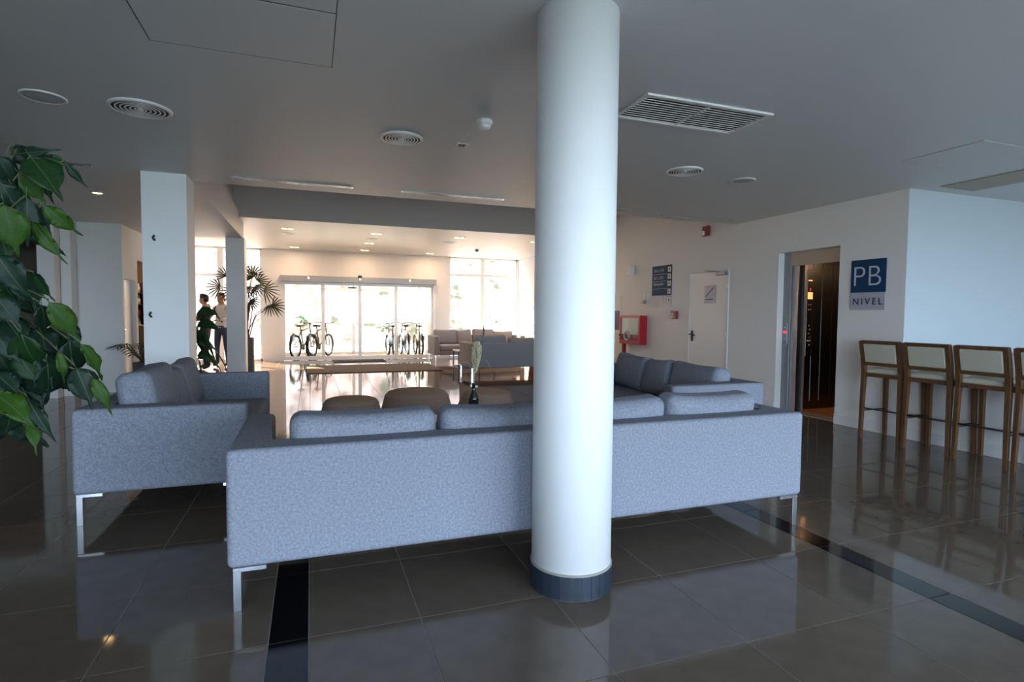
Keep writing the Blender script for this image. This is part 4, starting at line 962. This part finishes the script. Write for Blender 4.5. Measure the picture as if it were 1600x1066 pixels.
bike_at(b1, .26, 17.35, 1.10, 'second bicycle behind the first glass leaf, its wheel overlapping')
b2 = make_bike('bframe', 'blue framed bicycle leaning beside the third door stile', False); b2.location = (2.30, 17.15, 0); b2.rotation_euler = (0, 0, 1.64)
bike_at(b2, 2.74, 17.52, 1.60, 'bicycle in the middle of the cluster behind the last glass leaf')
bike_at(b1, 3.12, 17.17, 1.56, 'bicycle at the end of the cluster by the white vestibule wall')
# ------------------------------------------------------------------ people
def hand(bm_dst, wrist, d, up, size=.18, mi=1, curl=.5):
    d = d.normalized(); up = (up - d * up.dot(d)).normalized(); sd = d.cross(up)
    b = MB(); R = Matrix((d, sd, up)).transposed()
    b.rbox(0, 0, 0, .045, .040, .014, .012)
    for k, (yy, ln) in enumerate(((-.03, .062), (-.01, .075), (.011, .070), (.031, .054))):
        p0 = Vector((.04, yy, 0)); p1 = p0 + Vector((ln * .5, 0, -.2 * curl * ln)); p2 = p1 + Vector((ln * .3, 0, -.5 * curl * ln)); p3 = p2 + Vector((ln * .15, 0, -.4 * curl * ln)); b.tube([p0, p1, p2, p3], [.010, .009, .0085, .006], 6)
    b.tube([(-.02, -.036, -.004), (.015, -.062, -.014), (.045, -.066, -.02), (.06, -.06, -.026)], [.012, .011, .010, .007], 6)
    off = Vector(wrist) + d * .05
    for v in b.bm.verts: v.co = R @ v.co + off
    me = bpy.data.meshes.new('tmp'); b.bm.to_mesh(me); b.bm.free(); n0 = len(bm_dst.faces); bm_dst.from_mesh(me); bm_dst.faces.ensure_lookup_table()
    for f in bm_dst.faces[n0:]: f.material_index = mi; f.smooth = True
    bpy.data.meshes.remove(me)
def person(label, loc, rz, h, joints, cloth, hairshape):
    """figure faces +y locally; joints hold elbow/wrist targets for each side"""
    t = thing('person', label, 'person', loc, rz)
    k = h / 1.72
    V, E, Rr = [], [], []
    def add(p, r, par=None):
        V.append(Vector(p) * k); Rr.append(r if isinstance(r, tuple) else (r, r)); i = len(V) - 1
        if par is not None: E.append((par, i))
        return i
    pel = add((0, 0, .93), (.155, .11)); w_ = add((0, .005, 1.08), (.140, .10), pel); ch = add((0, .0, 1.26), (.165, .115), w_); shc = add((0, -.01, 1.40), (.11, .085), ch)
    nk = add((0, .0, 1.475), .056, shc); hd0 = add((0, .015, 1.54), .052, nk)
    for sgn, key in ((-1, 'L'), (1, 'R')):
        sh = add((sgn * .165, -.01, 1.395), .062, shc); el = add(joints[key][0], .045, sh); wr_ = add(joints[key][1], .030, el)
        hp = add((sgn * .095, .0, .86), .092, pel); kn = add((sgn * .10, .015 + joints['leg'] * sgn, .48), .062, hp); an = add((sgn * .105, -.02 + joints['leg'] * sgn * 1.4, .09), .042, kn); ft = add((sgn * .12, .12 + joints['leg'] * sgn * 1.4, .045), .036, an)
    me = bpy.data.meshes.new('skel'); me.from_pydata([tuple(v) for v in V], E, [])
    o = bpy.data.objects.new('skel', me); C.objects.link(o)
    md = o.modifiers.new('s', 'SKIN'); sv = me.skin_vertices[0].data
    for i, (a, b) in enumerate(Rr): sv[i].radius = (a * k, b * k); sv[i].use_root = (i == 0)
    o.modifiers.new('d', 'SUBSURF').levels = 2
    dg_ = bpy.context.evaluated_depsgraph_get(); dg_.update(); em = bpy.data.meshes.new_from_object(o.evaluated_get(dg_))
    bpy.data.objects.remove(o); bm = bmesh.new(); bm.from_mesh(em)
    wr = {q: Vector(joints[q][1]) * k for q in 'LR'}; el = {q: Vector(joints[q][0]) * k for q in 'LR'}
    for f in bm.faces:
        c = f.calc_center_median() / k; mi = 0; f.smooth = True
        if c.z > 1.455: mi = 1
        elif c.z < .93: mi = 2
        if c.z < .10: mi = 3
        for q in 'LR':
            if (c * k - wr[q]).length < .05 and cloth.get('cuff', 1): mi = 1
        f.material_index = mi
    for q in 'LR': hand(bm, wr[q], wr[q] - el[q], Vector((0, -.3, 1)), curl=.7)
    # head
    hb_ = MB(); hc = Vector((0, .03, 1.615)) * k
    hb_.lathe([(.012, -.118), (.040, -.108), (.058, -.075), (.069, -.03), (.075, .02), (.073, .06), (.058, .09), (.032, .108), (.004, .115)], 20)
    for v in hb_.bm.verts:
        c = v.co; c.y *= 1.18
        if c.y > .03 and -.045 < c.z < .01 and abs(c.x) < .016: c.y += .022 * (1 - (c.z + .03) / .05)     # nose
        if c.y > 0 and c.z < -.06: c.y += .012
        if c.y > .04 and .005 < c.z < .03 and .015 < abs(c.x) < .05: c.y -= .007
        v.co = c * k * 1.0 + hc
    n0 = len(bm.faces); tm_ = bpy.data.meshes.new('tmp'); hb_.bm.to_mesh(tm_); hb_.bm.free(); bm.from_mesh(tm_); bm.faces.ensure_lookup_table()
    for f in bm.faces[n0:]: f.material_index = 1; f.smooth = True
    me = bpy.data.meshes.new('body'); bm.to_mesh(me); bm.free()
    for mm in (cloth['top'], 'skin', cloth['legs'], 'shoe'): me.materials.append(M[mm])
    link('body', me, t)
    for sgn in (-1, 1):
        MB().rbox(sgn * .03 * k, hc.y + .077 * k, hc.z + .018 * k, .010, .006, .006, .005).obj('eye', 'eye', t)
        MB().rbox(sgn * .077 * k, hc.y - .005, hc.z - .002, .007, .018, .03, .006).obj('ear', 'skin', t)
    MB().rbox(0, hc.y + .078 * k, hc.z - .062 * k, .022, .007, .007, .005).obj('mouth', 'lip', t)
    hr = MB(); hr.lathe([(.080, -.01), (.083, .03), (.080, .065), (.064, .098), (.036, .118), (.004, .126)], 20)
    for v in hr.bm.verts:
        c = v.co; c.y = c.y * 1.18 - .012
        if c.y > .03 and c.z < .055: c.z = .055 + (c.z - .055) * .15
        if c.y < -.02 and c.z < .02: c.z -= .045
        if hairshape == 'quiff' and c.z > .08 and c.y > .02: c.z += .02; c.y += .015
        v.co = c * k + hc
    hr.obj('hair', 'hair', t)
    return t
pA = person('man in black clothes standing in profile behind the broad leaved plant', (-2.22, 14.1, 0), PI / 2 - .15, 1.68,
            {'L': ((-.23, .08, 1.15), (-.15, .33, 1.17)), 'R': ((.23, .08, 1.13), (.12, .34, 1.19)), 'leg': .05}, {'top': 'blackcloth', 'legs': 'blackcloth'}, 'quiff')
pB = person('man in white shirt and jeans half hidden behind the far column', (-1.98, 14.75, 0), PI - .5, 1.74,
            {'L': ((-.25, .06, 1.13), (-.12, .28, 1.10)), 'R': ((.24, .10, 1.14), (.17, .22, 1.36)), 'leg': .03}, {'top': 'shirt', 'legs': 'jeans'}, 'short')
MB().tube([(.12, .02, 1.44), (.10, .125, 1.36), (.02, .135, 1.2), (-.1, .12, 1.06)], [.016] * 4, 6).obj('shoulder_strap', 'blackcloth', pB)
MB().torus(.148, .014, (0, 0, .965), Matrix.Diagonal((1, .74, 1)), 24, 6).obj('belt', 'shoe', pB)
tr = thing('tray', 'tan tray held by the man in black', 'tray', (-2.22 - .50, 14.02, 1.185))
MB().box(-.11, .11, -.16, .16, -.006, .006, bev=.003).obj('board', 'tan', tr); MB().box(-.11, -.10, -.16, .16, .006, .03).box(.10, .11, -.16, .16, .006, .03).obj('rim', 'tan', tr)
